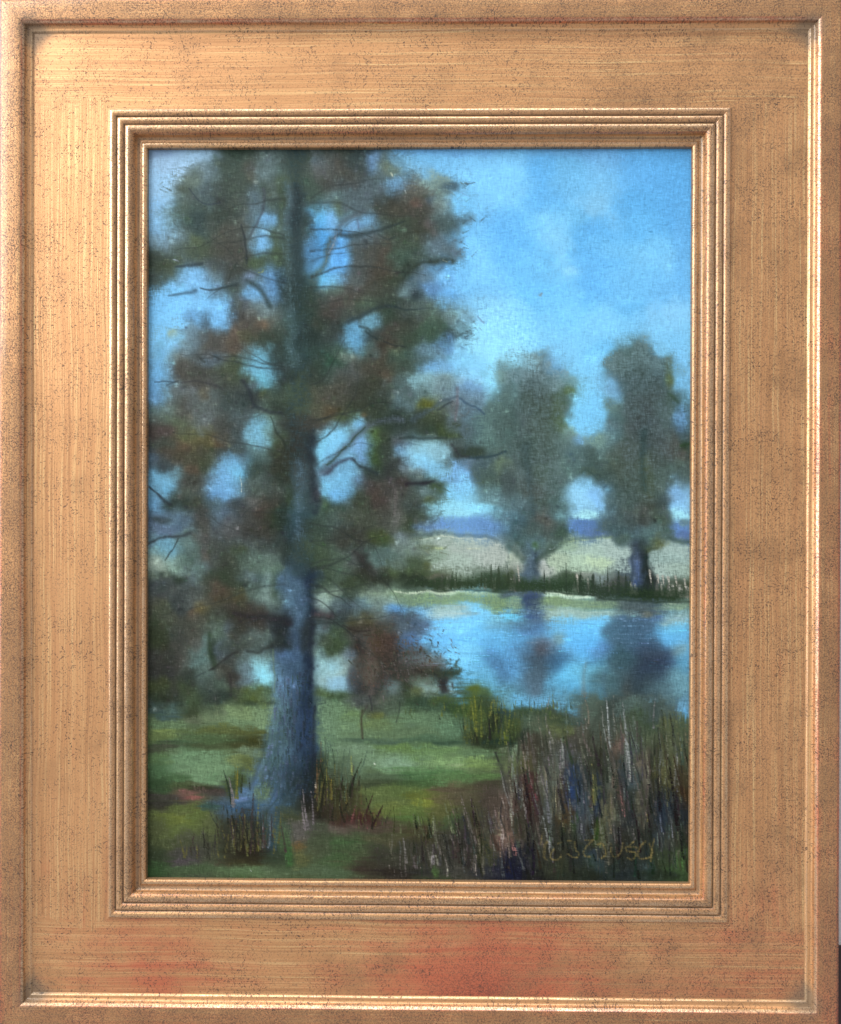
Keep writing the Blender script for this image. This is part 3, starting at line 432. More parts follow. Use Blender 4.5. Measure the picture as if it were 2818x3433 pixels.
for s, x, y, rx, ry, c, a in PARSED:
    water = s in 'HI' and y > 850
    hair = None
    if s == 'L' and y > 250: hair = HAIR_V
    elif s in 'JK' and rx > 2.2*ry: hair = HAIR_H
    elif water and rx > 1.3*ry: hair = HAIR_H
    sky = c[2] > 200 and c[1] > 140
    dab(s, x, y, rx*1.04, ry*1.04, c, a, soft=.7 if sky else .6, warp=.3 if sky else .24, scumble=.12 if (sky and s in 'BCF') else .42, thick=.08, hair=hair)

def broken_colour(n, inside, rmin, rmax, jit, stretch, rot0, rotj, seed, a0=.35, a1=.7, disp=3.5):
    # short loose touches that pick up the colour under them and shift it a little
    r = np.random.default_rng(seed)
    for _ in range(n):
        x = r.uniform(0, CW-1); y = r.uniform(0, CH-1)
        if not inside(PX0+x*CELL, PY0+y*CELL): continue
        ang = rot0+r.uniform(-rotj, rotj); q = r.uniform(rmin, rmax)
        sx = int(np.clip(x+r.normal()*disp, 0, CW-1)); sy = int(np.clip(y+r.normal()*disp, 0, CH-1))
        base = IMG[sy, sx]
        c = np.clip(base*(1+r.normal()*jit)+r.normal(size=3)*jit*14, 6, 252)
        rx, ry = q*stretch, q
        m = max(rx, ry)*1.5+1
        x0, x1 = max(0, int(x-m)), min(CW, int(x+m)+2); y0, y1 = max(0, int(y-m)), min(CH, int(y+m)+2)
        X = XX[y0:y1, x0:x1]-x; Y = YY[y0:y1, x0:x1]-y
        ca, sa = math.cos(ang), math.sin(ang)
        d = np.sqrt(((X*ca+Y*sa)/rx)**2+((Y*ca-X*sa)/ry)**2)+WARPX[y0:y1, x0:x1]*.12
        t = np.clip((1.4-d)/.8, 0, 1)
        lay(y0, y1, x0, x1, r.uniform(a0, a1)*t, c, .6, .12)

CROWN = [(499, 780), (560, 640), (700, 520), (900, 501), (1330, 501), (1400, 640), (1560, 630), (1590, 740), (1500, 900), (1590, 1060), (1560, 1130), (1650, 1300), (1560, 1400), (1470, 1600), (1480, 1800), (1400, 1950), (1360, 2010), (1420, 2120), (1540, 2270), (1440, 2340), (1250, 2400), (1080, 2330), (700, 2400), (499, 2380), (499, 1180), (660, 1060), (640, 960), (499, 960)]
FAR1 = [(1690, 1260), (1790, 1200), (1890, 1240), (1930, 1320), (1900, 1440), (1960, 1540), (1900, 1680), (1910, 1800), (1860, 1840), (1810, 1870), (1815, 1935), (1745, 1935), (1750, 1870), (1690, 1820), (1610, 1700), (1640, 1500), (1650, 1340)]
FAR2 = [(2040, 1230), (2110, 1165), (2200, 1180), (2270, 1240), (2280, 1380), (2310, 1450), (2318, 1640), (2250, 1700), (2240, 1800), (2180, 1850), (2185, 1980), (2110, 1980), (2125, 1850), (2060, 1800), (2030, 1650), (1980, 1560), (2030, 1440), (2080, 1350)]
def inpoly(P):
    P = np.array(P, float)
    def f(x, y):
        j = np.roll(P, 1, 0); k = (P[:, 1] > y) != (j[:, 1] > y)
        with np.errstate(divide='ignore', invalid='ignore'):
            xi = (j[:, 0]-P[:, 0])*(y-P[:, 1])/(j[:, 1]-P[:, 1])+P[:, 0]
        return bool((k & (x < xi)).sum() % 2)
    return f
in_crown, in_f1, in_f2 = inpoly(CROWN), inpoly(FAR1), inpoly(FAR2)
def grid_mask(P, feather):
    x, y = GX, GY; ins = np.zeros(x.shape, bool); j = len(P)-1
    for i in range(len(P)):
        (xi, yi), (xj, yj) = P[i], P[j]
        ins ^= ((yi > y) != (yj > y)) & (x < (xj-xi)*(y-yi)/((yj-yi) or 1e-9)+xi); j = i
    m = ins.astype(float)
    for _ in range(2): m = smear(smear(m, feather, 0), feather, 1)
    return m
def soften(mask, ry, rx, amount):
    b = IMG
    for _ in range(2): b = smear(smear(b, ry, 0), rx, 1)
    IMG[:] = IMG+(b-IMG)*(mask*amount)[..., None]
LEAFY = np.clip(grid_mask(CROWN, 6)+grid_mask(FAR1, 6)+grid_mask(FAR2, 6), 0, 1)
broken_colour(9000, lambda x, y: in_crown(x, y) or in_f1(x, y) or in_f2(x, y), 1.3, 4.4, .1, 1.5, 1.2, 1.6, 21, .25, .55)
broken_colour(1500, lambda x, y: y > 2380, 1.5, 4.5, .07, 2.4, 0, .15, 22)
broken_colour(1600, lambda x, y: x > 1550 and 2020 < y < 2450, 1.2, 3.2, .07, 3.2, 0, .08, 23)
broken_colour(1500, lambda x, y: x > 1750 and y > 2450 or (x > 1350 and y > 2720), 1.2, 3.0, .13, 4.5, 1.62, .16, 24)
soften(LEAFY, 2, 2, .7)
broken_colour(13000, lambda x, y: in_crown(x, y) or in_f1(x, y) or in_f2(x, y), .8, 2.1, .17, 1.4, 1.2, 1.6, 27, .3, .6, .8)
broken_colour(1400, lambda x, y: 870 < x < 1075 and y > 2150 and y < 2700, .9, 2.6, .17, 2.6, 1.6, .4, 28, .35, .7)
# rounded heads of the far trees
for x, y, rx, ry, c, a in ((250, 440, 200, 170, (86, 106, 112), .55), (300, 700, 210, 240, (72, 90, 92), .45), (300, 1050, 240, 220, (74, 92, 92), .4), (1220, 400, 260, 200, (76, 96, 102), .55), (1290, 680, 250, 240, (68, 84, 88), .5), (1270, 1050, 270, 260, (70, 84, 88), .4), (1220, 1450, 250, 220, (70, 86, 86), .4), (280, 1400, 230, 220, (76, 92, 94), .4), (80, 430, 110, 120, (86, 108, 114), .5), (420, 430, 120, 110, (90, 112, 118), .5), (1040, 330, 110, 100, (82, 104, 108), .6), (1390, 340, 120, 110, (76, 98, 104), .6), (1220, 290, 200, 90, (80, 102, 106), .6)):
    dab('F', x, y, rx, ry, np.array(c)*1.18, a*.9, soft=.32, warp=.3, scumble=.5)
# feathered outer edge of the crown
rr_ = np.random.default_rng(29); CP = np.array(CROWN, float)
for k in range(900):
    i = int(rr_.integers(len(CP))); q = CP[i]+(CP[(i+1) % len(CP)]-CP[i])*rr_.random()+rr_.normal(size=2)*22
    if q[0] < 505 or q[1] < 510 or q[1] > 2330: continue
    X_, Y_ = flat_xy(*q); cx_, cy_ = (X_-PX0)/CELL, (Y_-PY0)/CELL
    ctr = np.array([(1000-PX0)/CELL, cy_]); t_ = rr_.uniform(.04, .12)
    sx = int(np.clip(cx_+(ctr[0]-cx_)*t_, 0, CW-1)); sy = int(np.clip(cy_, 0, CH-1)); col = IMG[sy, sx]*rr_.uniform(.8, 1.0)
    if col.mean() > 128: continue
    L_ = rr_.uniform(2, 6); an = rr_.uniform(-.9, .9)+(0 if cx_ > ctr[0] else math.pi)
    stroke('A', [(cx_-L_*math.cos(an), cy_-L_*math.sin(an)), (cx_+L_*math.cos(an), cy_+L_*math.sin(an))], 18, 5, col, rr_.uniform(.25, .6), cells=True)
# the trunk seen through the crown
stroke('A', [(1420, 60), (1410, 700), (1420, 1300), (1440, 1900), (1440, 2600), (1450, 3300), (1450, 3900)], 150, 230, (44, 60, 64), .42, soft=.8, wob=2)
stroke('A', [(1345, 380), (1335, 900), (1372, 1650), (1385, 2000)], 60, 90, (78, 102, 108), .3, soft=1.2, wob=2)
stroke('D', [(1450, 1250), (1440, 1600), (1430, 1950)], 70, 110, (82, 106, 122), .3, soft=1.2, wob=2)
stroke('D', [(1560, 950), (1570, 1300), (1590, 1700)], 60, 70, (40, 48, 54), .5, soft=.9, wob=1)
# gaps where the sky shows through the crown, and the light side of the trunk, restated over the foliage
for s, x, y, rx, ry, c, a in PARSED:
    if s in 'ABDEGH' and c[2] >= 172 and c[2]-c[0] > 50 and rx < 170:
        ox, oy = SHEET[s]
        if in_crown(ox+x/2.8, oy+y/2.8): dab(s, x, y, rx*.9, ry*.9, c*np.array([.92, .95, .97]), .56*a, soft=.95, warp=.25, scumble=.25)
soften(LEAFY, 1, 1, .55)
broken_colour(900, lambda x, y: x > 1500 and y < 1250, 3, 9, .022, 1.6, .6, 1.2, 25, .2, .45)

# ---- branches, twigs, edges of trunks ----
DK = (38, 42, 44)
for s, pts, w0, w1, c, a in (
    ('A', [(400, 390), (450, 460), (520, 525), (620, 530), (700, 515)], 7, 10, (48, 58, 68), .75), ('A', [(650, 430), (690, 500)], 6, 8, (55, 62, 66), .5),
    ('A', [(1110, 400), (1115, 520), (1090, 620), (1060, 700), (1010, 780), (960, 850)], 22, 10, (62, 68, 76), .75),
    ('A', [(890, 730), (920, 850), (945, 960), (950, 1100)], 10, 13, (40, 46, 50), .8),
    ('A', [(290, 1140), (400, 1125), (530, 1105)], 12, 22, (44, 54, 60), .85), ('A', [(200, 1410), (330, 1385), (470, 1345)], 10, 26, (52, 74, 88), .85),
    ('A', [(520, 1320), (640, 1335), (750, 1315), (850, 1290)], 10, 16, (40, 50, 54), .85),
    ('A', [(950, 1260), (1040, 1310), (1090, 1370), (1130, 1430), (1170, 1500)], 26, 28, (44, 56, 54), .85),
    ('A', [(1736, 880), (1700, 960), (1690, 1090), (1620, 1180), (1570, 1260)], 34, 40, (70, 86, 80), .85), ('A', [(1736, 900), (1715, 960), (1690, 1100)], 8, 8, (120, 128, 110), .5),
    ('A', [(265, 1060), (310, 1085)], 8, 8, (150, 165, 190), .7), ('A', [(1065, 1190), (1110, 1180), (1120, 1160)], 6, 8, (130, 140, 80), .7),
    ('A', [(260, 700), (285, 750)], 6, 5, (68, 84, 84), .6),
    ('B', [(0, 1010), (60, 900), (100, 800), (150, 720), (240, 650), (340, 590)], 44, 30, (78, 92, 100), .85), ('B', [(10, 1000), (70, 890), (100, 820)], 9, 9, (140, 152, 165), .6),
    ('B', [(120, 840), (230, 845), (360, 820), (480, 790), (560, 755), (720, 700)], 30, 10, (44, 54, 56), .85), ('B', [(480, 830), (560, 855), (640, 850)], 14, 10, (50, 60, 60), .7),
    ('B', [(290, 770), (285, 680)], 14, 12, (82, 92, 112), .6), ('B', [(720, 1240), (800, 1150), (900, 1090), (1040, 1080)], 18, 16, (48, 58, 52), .8),
    ('B', [(200, 1650), (300, 1600), (420, 1540), (560, 1500), (640, 1505)], 26, 20, (44, 56, 58), .85), ('B', [(640, 1505), (720, 1525), (850, 1530)], 12, 8, (40, 52, 54), .8), ('B', [(860, 1525), (1000, 1525)], 9, 6, (56, 68, 74), .6),
    ('B', [(1410, 1580), (1450, 1620), (1480, 1640)], 9, 12, (92, 118, 150), .8), ('B', [(1260, 440), (1340, 480)], 8, 4, (100, 136, 170), .6), ('B', [(300, 1690), (380, 1700), (420, 1736)], 14, 16, (46, 58, 58), .8),
    ('B', [(600, 240), (612, 275)], 10, 7, (205, 212, 190), .7), ('B', [(735, 415), (740, 440)], 6, 5, (190, 200, 200), .6), ('B', [(1090, 1080), (1130, 1090)], 5, 5, (160, 165, 140), .5),
    ('C', [(305, 1395), (320, 1378)], 16, 12, (112, 118, 118), .9), ('C', [(1318, 797), (1342, 799)], 6, 4, (40, 90, 130), .9), ('C', [(745, 742), (768, 735)], 5, 3, (60, 120, 180), .7), ('C', [(340, 750), (345, 752)], 5, 5, (60, 110, 150), .6),
    ('D', [(80, 495), (180, 498), (280, 495)], 6, 8, (44, 60, 72), .8), ('D', [(190, 530), (250, 505), (310, 490)], 6, 9, (50, 60, 66), .7),
    ('D', [(340, 500), (480, 485), (600, 520), (720, 560)], 10, 14, (50, 52, 56), .6), ('D', [(500, 250), (560, 300)], 16, 12, (48, 54, 52), .7),
    ('D', [(900, 480), (960, 560), (1010, 700), (1100, 770), (1200, 790), (1290, 790)], 18, 22, (44, 50, 56), .8), ('D', [(1180, 830), (1230, 950), (1300, 1060), (1320, 1120)], 10, 12, (40, 48, 44), .7),
    ('D', [(30, 1480), (90, 1530), (160, 1590), (230, 1640)], 10, 18, (40, 44, 48), .9), ('D', [(893, 1395), (898, 1530)], 5, 4, (190, 195, 180), .7),
    ('E', [(370, 20), (430, 70), (480, 110)], 18, 10, (40, 52, 54), .8), ('E', [(540, 120), (620, 148), (740, 162)], 12, 7, (42, 48, 50), .8),
    ('E', [(0, 1290), (90, 1200), (180, 1110), (270, 1010), (380, 910), (500, 870), (700, 850)], 60, 26, (74, 86, 96), .85), ('E', [(0, 1270), (120, 1170), (250, 1040), (350, 930)], 14, 10, (44, 62, 48), .8),
    ('E', [(0, 1350), (80, 1270), (190, 1225), (250, 1240)], 26, 22, (56, 60, 74), .85), ('E', [(240, 1230), (300, 1290), (380, 1310), (460, 1350)], 16, 18, (44, 54, 58), .85),
    ('E', [(800, 850), (950, 770), (1050, 700), (1130, 660), (1230, 640)], 40, 14, (66, 82, 92), .8), ('E', [(1030, 760), (1110, 715), (1180, 680)], 14, 10, (40, 48, 54), .7), ('E', [(1230, 560), (1225, 700), (1200, 860)], 18, 10, (108, 100, 108), .6),
    ('E', [(1250, 660), (1320, 710), (1400, 740), (1480, 810)], 12, 10, (54, 76, 96), .85), ('E', [(1170, 1090), (1250, 1180), (1330, 1200)], 16, 12, (52, 56, 60), .7), ('E', [(1330, 1215), (1450, 1200), (1560, 1195), (1680, 1150)], 14, 14, (42, 58, 66), .85),
    ('E', [(690, 1025), (850, 1030), (1000, 1030), (1120, 1020)], 14, 16, (42, 52, 50), .75), ('E', [(740, 1455), (880, 1455), (1010, 1425)], 26, 14, (40, 40, 46), .85), ('E', [(620, 1480), (640, 1600), (630, 1736)], 26, 18, (98, 94, 94), .6),
    ('E', [(1070, 680), (1085, 670)], 8, 6, (190, 195, 190), .6), ('E', [(930, 1000), (990, 1003)], 6, 4, (150, 165, 155), .5),
    ('F', [(690, 1340), (760, 1330), (830, 1400)], 14, 10, (52, 74, 70), .5), ('F', [(1470, 280), (1475, 380)], 8, 12, (96, 118, 112), .6), ('F', [(1500, 600), (1580, 690)], 16, 18, (52, 72, 58), .7), ('F', [(1270, 950), (1250, 1200), (1260, 1500)], 30, 40, (46, 66, 66), .6),
    ('F', [(150, 1100), (180, 1400), (220, 1736)], 50, 40, (54, 72, 76), .5), ('F', [(1600, 1090), (1690, 1070)], 14, 20, (44, 66, 44), .7),
    ('G', [(30, 310), (110, 265), (210, 240), (330, 235), (420, 205)], 12, 24, (44, 48, 52), .85), ('G', [(310, 260), (270, 330), (220, 400), (178, 460)], 8, 7, (36, 40, 38), .9),
    ('G', [(850, 960), (1000, 990), (1120, 1000), (1250, 1020), (1350, 1040)], 30, 50, (46, 44, 48), .8), ('G', [(600, 1500), (700, 1430), (800, 1340), (860, 1320)], 12, 16, (46, 46, 46), .85), ('G', [(480, 1560), (560, 1520)], 8, 8, (50, 58, 60), .7),
    ('G', [(950, 1320), (1060, 1330), (1120, 1290), (1200, 1270)], 16, 26, (44, 48, 46), .85), ('G', [(600, 1130), (610, 1300), (640, 1450)], 18, 30, (44, 58, 44), .7), ('G', [(790, 1520), (800, 1650), (800, 1736)], 16, 18, (48, 46, 48), .6),
    ('G', [(1210, 1300), (1222, 1500), (1215, 1700)], 10, 8, (98, 118, 92), .6), ('G', [(1570, 1050), (1560, 1300), (1560, 1650)], 28, 24, (36, 40, 50), .7), ('G', [(1600, 960), (1736, 975)], 50, 40, (66, 56, 60), .7),
    ('G', [(330, 1150), (300, 1400), (270, 1736)], 46, 50, (62, 60, 60), .35), ('G', [(540, 60), (550, 300), (545, 420)], 60, 40, (84, 82, 80), .35),
    ('H', [(150, 1070), (260, 1120), (420, 1120)], 10, 8, (44, 40, 40), .7), ('H', [(350, 1160), (450, 1170), (540, 1230)], 8, 7, (52, 40, 36), .7), ('H', [(400, 1300), (410, 1500), (420, 1700)], 40, 46, (112, 100, 94), .45), ('H', [(290, 1250), (340, 1330)], 20, 16, (54, 48, 48), .7),
    ('H', [(810, 1480), (920, 1510), (1020, 1530), (1080, 1600), (1120, 1680)], 16, 34, (44, 42, 42), .85), ('H', [(1060, 1540), (1150, 1480), (1240, 1390)], 22, 10, (46, 60, 52), .75), ('H', [(1100, 1530), (1180, 1510), (1250, 1530)], 30, 16, (50, 64, 56), .8), ('H', [(1100, 1580), (1090, 1690)], 36, 20, (40, 40, 44), .8),
    ('H', [(250, 380), (340, 470), (420, 570)], 26, 50, (50, 46, 46), .55), ('H', [(660, 20), (660, 120)], 44, 30, (104, 104, 104), .5),
    ('H', [(800, 228), (1000, 212), (1250, 222), (1500, 240), (1600, 290)], 20, 24, (70, 90, 96), .5), ('H', [(880, 262), (1100, 246), (1500, 258)], 7, 6, (186, 198, 182), .6), ('H', [(640, 768), (900, 764), (1300, 748)], 9, 6, (198, 210, 190), .65), ('H', [(1310, 352), (1440, 342)], 6, 4, (190, 198, 160), .6),
    ('H', [(1000, 748), (1300, 745), (1736, 770)], 10, 12, (46, 58, 50), .7),
    ('I', [(470, 305), (600, 268), (800, 244), (960, 250)], 22, 18, (84, 106, 86), .55), ('I', [(560, 290), (760, 262), (950, 262)], 5, 5, (170, 190, 140), .55), ('I', [(1490, 252), (1590, 285), (1690, 285)], 26, 30, (58, 78, 74), .85),
    ('I', [(0, 755), (250, 748), (520, 775), (800, 800), (1000, 835), (1690, 860)], 10, 10, (44, 56, 48), .75), ('I', [(330, 775), (480, 790), (600, 800)], 8, 12, (196, 216, 196), .7), ('I', [(620, 815), (740, 812)], 8, 8, (190, 208, 190), .6), ('I', [(1430, 875), (1600, 868)], 7, 6, (160, 175, 160), .5),
    ('I', [(400, 350), (360, 380), (290, 440), (250, 470)], 40, 26, (60, 78, 70), .8), ('I', [(0, 330), (60, 400), (110, 470)], 30, 30, (66, 88, 84), .7), ('I', [(370, 355), (410, 350), (430, 330)], 5, 5, (150, 168, 170), .6),
    ('I', [(1290, 385), (1330, 360), (1390, 340)], 18, 16, (66, 78, 56), .8), ('I', [(1285, 380), (1285, 520), (1310, 660)], 10, 12, (34, 42, 40), .8), ('I', [(1150, 420), (1150, 560), (1120, 690)], 14, 16, (48, 62, 76), .7),
    ('I', [(1190, 480), (1200, 650)], 20, 16, (84, 106, 150), .55), ('I', [(1170, 655), (1200, 700)], 14, 10, (72, 100, 160), .7),
    ('I', [(720, 1430), (700, 1570), (705, 1736)], 12, 26, (108, 108, 98), .8), ('I', [(735, 1420), (715, 1520)], 5, 5, (60, 80, 96), .7), ('I', [(890, 1520), (880, 1640), (900, 1736)], 20, 16, (76, 106, 128), .6),
    ('J', [(1150, 350), (1105, 530), (1080, 620), (1010, 790), (985, 860)], 18, 26, (48, 56, 44), .4), ('J', [(1540, -300), (1530, 0), (1520, 400), (1530, 700), (1560, 900)], 80, 120, (38, 48, 62), .5), ('J', [(1400, 0), (1420, 300), (1440, 600), (1420, 850)], 70, 110, (52, 66, 84), .4), ('J', [(1230, 100), (1190, 380), (1130, 600), (1090, 760)], 30, 36, (96, 122, 130), .4), ('J', [(1270, 200), (1300, 420), (1260, 620)], 50, 60, (70, 92, 88), .4), ('J', [(1590, 100), (1575, 350), (1580, 600), (1600, 850)], 14, 40, (36, 40, 46), .75), ('J', [(1210, 20), (1170, 220), (1140, 400)], 10, 9, (120, 142, 112), .55),
    ('J', [(1085, 660), (1040, 760), (1000, 860), (890, 945)], 22, 20, (84, 108, 138), .45), ('J', [(1330, 520), (1300, 700), (1290, 850), (1200, 1000), (1180, 1200)], 40, 34, (76, 100, 126), .35), ('J', [(1130, 780), (1120, 880), (1060, 1010)], 34, 30, (92, 116, 88), .4),
    ('J', [(1250, 950), (1130, 1100), (1100, 1250)], 14, 20, (52, 66, 60), .6), ('J', [(1340, 950), (1260, 1120), (1180, 1330)], 22, 14, (56, 70, 72), .45), ('J', [(990, 1635), (997, 1650)], 6, 4, (190, 195, 200), .7),
    ('K', [(400, 0), (415, 80), (425, 130)], 10, 8, (48, 48, 52), .8), ('K', [(335, 150), (322, 220), (330, 310), (338, 400)], 14, 12, (52, 42, 40), .85), ('K', [(380, 90), (345, 180)], 8, 8, (60, 56, 54), .6), ('K', [(690, 60), (680, 160), (658, 240)], 8, 6, (46, 52, 50), .8),
    ('K', [(1590, 540), (1630, 650), (1660, 780), (1700, 900)], 10, 26, (62, 66, 62), .75), ('K', [(1590, 535), (1615, 620)], 9, 8, (40, 44, 42), .85), ('K', [(450, 640), (458, 648)], 9, 8, (225, 230, 220), .8)):
    stroke(s, pts, w0*1.5, w1*1.5, c, a*.72, wob=.8, soft=1.1, scumble=.2)

rb = np.random.default_rng(37)                       # thin limbs half lost in the leaves
for k in range(44):
    sd = 1 if rb.random() < .55 else -1; y = rb.uniform(620, 2120); L = rb.uniform(120, 430); up_ = rb.uniform(-.05, .6) if y < 1700 else rb.uniform(-.35, .25)
    P = [(1000+sd*45, y)]; an = up_
    for j in range(4):
        P.append((P[-1][0]+sd*L/4*math.cos(an), P[-1][1]-L/4*math.sin(an))); an += rb.normal()*.28-.08
    if not in_crown(*P[-1]): continue
    stroke('A', [((x-490)*2.8, (yy-490)*2.8) for x, yy in P], rb.uniform(16, 26), 6, (44, 50, 50), rb.uniform(.22, .48), wob=.7, soft=1.1, scumble=.25)
# the drooping bough in front of the water, gathered into one mass
for x, y, rx, ry, c, a in ((600, 1290, 230, 170, (74, 64, 58), .45), (520, 1480, 200, 190, (68, 60, 56), .4), (760, 1480, 170, 110, (66, 62, 58), .5), (930, 1480, 150, 55, (62, 62, 56), .55), (1090, 1500, 130, 50, (56, 64, 54), .6), (1180, 1480, 70, 40, (58, 70, 58), .5), (800, 1330, 120, 90, (78, 80, 84), .4), (1090, 1600, 40, 60, (52, 52, 50), .5)):
    dab('H', x, y, rx, ry, c, a, soft=.7, warp=.4, scumble=.7)
rq = np.random.default_rng(33)
for k in range(260):
    x, y = rq.normal(720, 260), rq.normal(1400, 140)
    if x > 1260 or x < 180: continue
    an = rq.uniform(.2, 2.2); L = rq.uniform(20, 70)
    stroke('H', [(x, y), (x+L*math.cos(an), y+L*math.sin(an))], rq.uniform(9, 20), 5, [(58, 52, 48), (78, 66, 56), (70, 76, 66), (94, 92, 92), (54, 60, 52)][int(rq.integers(5))], rq.uniform(.2, .5))
# bark: upright broken touches, dark to the right
for k in range(340):
    y = rq.uniform(-250, 900); w_ = np.interp(y, [-300, 300, 600, 900], [330, 370, 440, 520]); x1_ = np.interp(y, [-300, 300, 900], [1575, 1560, 1570])
    q = rq.random(); x = x1_-w_*q
    d_ = np.interp(q, [0, .35, .7, 1], [.5, .66, .86, 1.0])*rq.uniform(.75, 1.2); L = rq.uniform(40, 130)
    c = np.array([[76, 98, 116], [70, 92, 92], [84, 100, 124]][int(rq.integers(3))])*d_
    stroke('J', [(x, y), (x-rq.uniform(-8, 22)*np.interp(y, [300, 900], [.3, 2.5]), y+L)], rq.uniform(12, 30), 8, c, rq.uniform(.25, .55))
for k in range(46):                                   # spiky clump at the near shore
    x = rq.uniform(1270, 1720); y = rq.uniform(300, 460); L = rq.uniform(140, 360)
    blade('K', x, y, x+rq.normal()*.12*L, y-L, rq.uniform(12, 26), [(56, 72, 44), (76, 90, 48), (44, 54, 42), (62, 78, 58), (96, 104, 54)][int(rq.integers(5))], rq.uniform(.4, .75), bend=rq.normal()*.03)

# ---- reeds on the far bank ----
r_ = np.random.default_rng(31)
for k in range(95):
    s = 'H' if r_.random() < .35 else 'I'
    x = r_.uniform(1050, 1736) if s == 'H' else r_.uniform(0, 1690)
    base = 700 if s == 'H' else 720+max(0, x-700)*.06
    if s == 'I' and 130 < x < 250: continue
    hgt = r_.uniform(70, 160); c = (50, 68, 50) if r_.random() < .6 else ((150, 156, 146) if r_.random() < .6 else (92, 96, 92))
    if s == 'I' and x > 1320 and r_.random() < .6: c = (150, 154, 146)
    blade(s, x, base+15, x+r_.normal()*8, base-hgt*(.6 if c[0] > 120 else .8), r_.uniform(22, 52), c, r_.uniform(.25, .6))
for x, yt, w in ((1540, 500, 30), (1610, 520, 44), (1450, 580, 30), (1700, 560, 30)): blade('H', x, 690, x, yt, w, (52, 68, 50), .85)
for x, yt, w in ((330, 540, 26), (535, 490, 16), (670, 580, 46), (785, 590, 60), (920, 520, 20), (1020, 570, 50), (1090, 600, 40)): blade('I', x, 760, x, yt, w, (48, 62, 52), .8)
for x, yt, yb in ((90, 520, 660), (640, 600, 760), (740, 640, 740), (1320, 560, 690), (1390, 600, 680), (1440, 610, 700), (1490, 620, 690), (1560, 615, 700), (1640, 640, 720)): stroke('I', [(x-6, yt), (x+8, yb)], 22, 8, (160, 160, 152), .65)

# ---- water: reflections of the far trees, then flat drawn lines ----
for x, y, rx, ry, c, a in ((270, 1330, 150, 110, (70, 84, 98), .6), (270, 1460, 160, 110, (66, 84, 96), .6), (240, 1600, 120, 110, (78, 100, 116), .5), (480, 1420, 120, 70, (58, 96, 128), .45), (300, 1300, 80, 60, (84, 80, 84), .5), (150, 1080, 150, 70, (72, 104, 136), .45),
                        (1150, 1100, 190, 90, (64, 92, 116), .55), (1180, 1220, 200, 70, (70, 100, 124), .5), (1330, 1330, 170, 110, (62, 74, 86), .65), (1300, 1460, 230, 110, (58, 72, 84), .65), (1380, 1420, 120, 90, (54, 66, 84), .5), (1060, 1380, 150, 90, (60, 86, 96), .55), (1200, 1600, 200, 110, (56, 72, 80), .6), (1230, 900, 150, 40, (74, 88, 92), .5), (210, 850, 80, 60, (56, 72, 100), .5)):
    dab('I', x, y, rx, ry, c, a, soft=.7, hair=HAIR_H, scumble=.16)
soften(grid_mask([(1620, 2080), (2330, 2080), (2330, 2330), (1620, 2330)], 8), 4, 3, .75)
for x, y, rx, ry, c, a in ((300, 710, 330, 45, (46, 62, 46), .6), (850, 745, 350, 50, (48, 62, 50), .6), (1400, 790, 330, 48, (42, 56, 42), .6)):
    dab('I', x, y, rx, ry, c, a, soft=.5)
dab('H', 1300, 690, 420, 42, (48, 62, 46), .6, soft=.5)
for k in range(150):
    s = 'I' if r_.random() < .75 else 'H'
    x = r_.uniform(0, 1650) if s == 'I' else r_.uniform(950, 1700); y = r_.uniform(900, 1500); L = r_.uniform(40, 190)
    px, py = tp(s, x, y); base = IMG[int(np.clip(py, 0, CH-1)), int(np.clip(px, 0, CW-1))]
    c = np.clip(base*r_.choice([.84, 1.16, 1.1])+r_.normal(size=3)*5, 10, 250)
    stroke(s, [(x-L/2, y), (x, y+r_.normal()*3), (x+L/2, y+r_.normal()*3)], 7, 4, c, r_.uniform(.3, .65))
for x0, x1, y in ((950, 1420, 1010), (1050, 1380, 1030), (960, 1340, 1075), (980, 1300, 1150), (940, 1330, 1195), (1000, 1400, 1235)):
    stroke('I', [(x0, y), ((x0+x1)/2, y+4), (x1, y+2)], 8, 6, (112, 142, 172), .28)

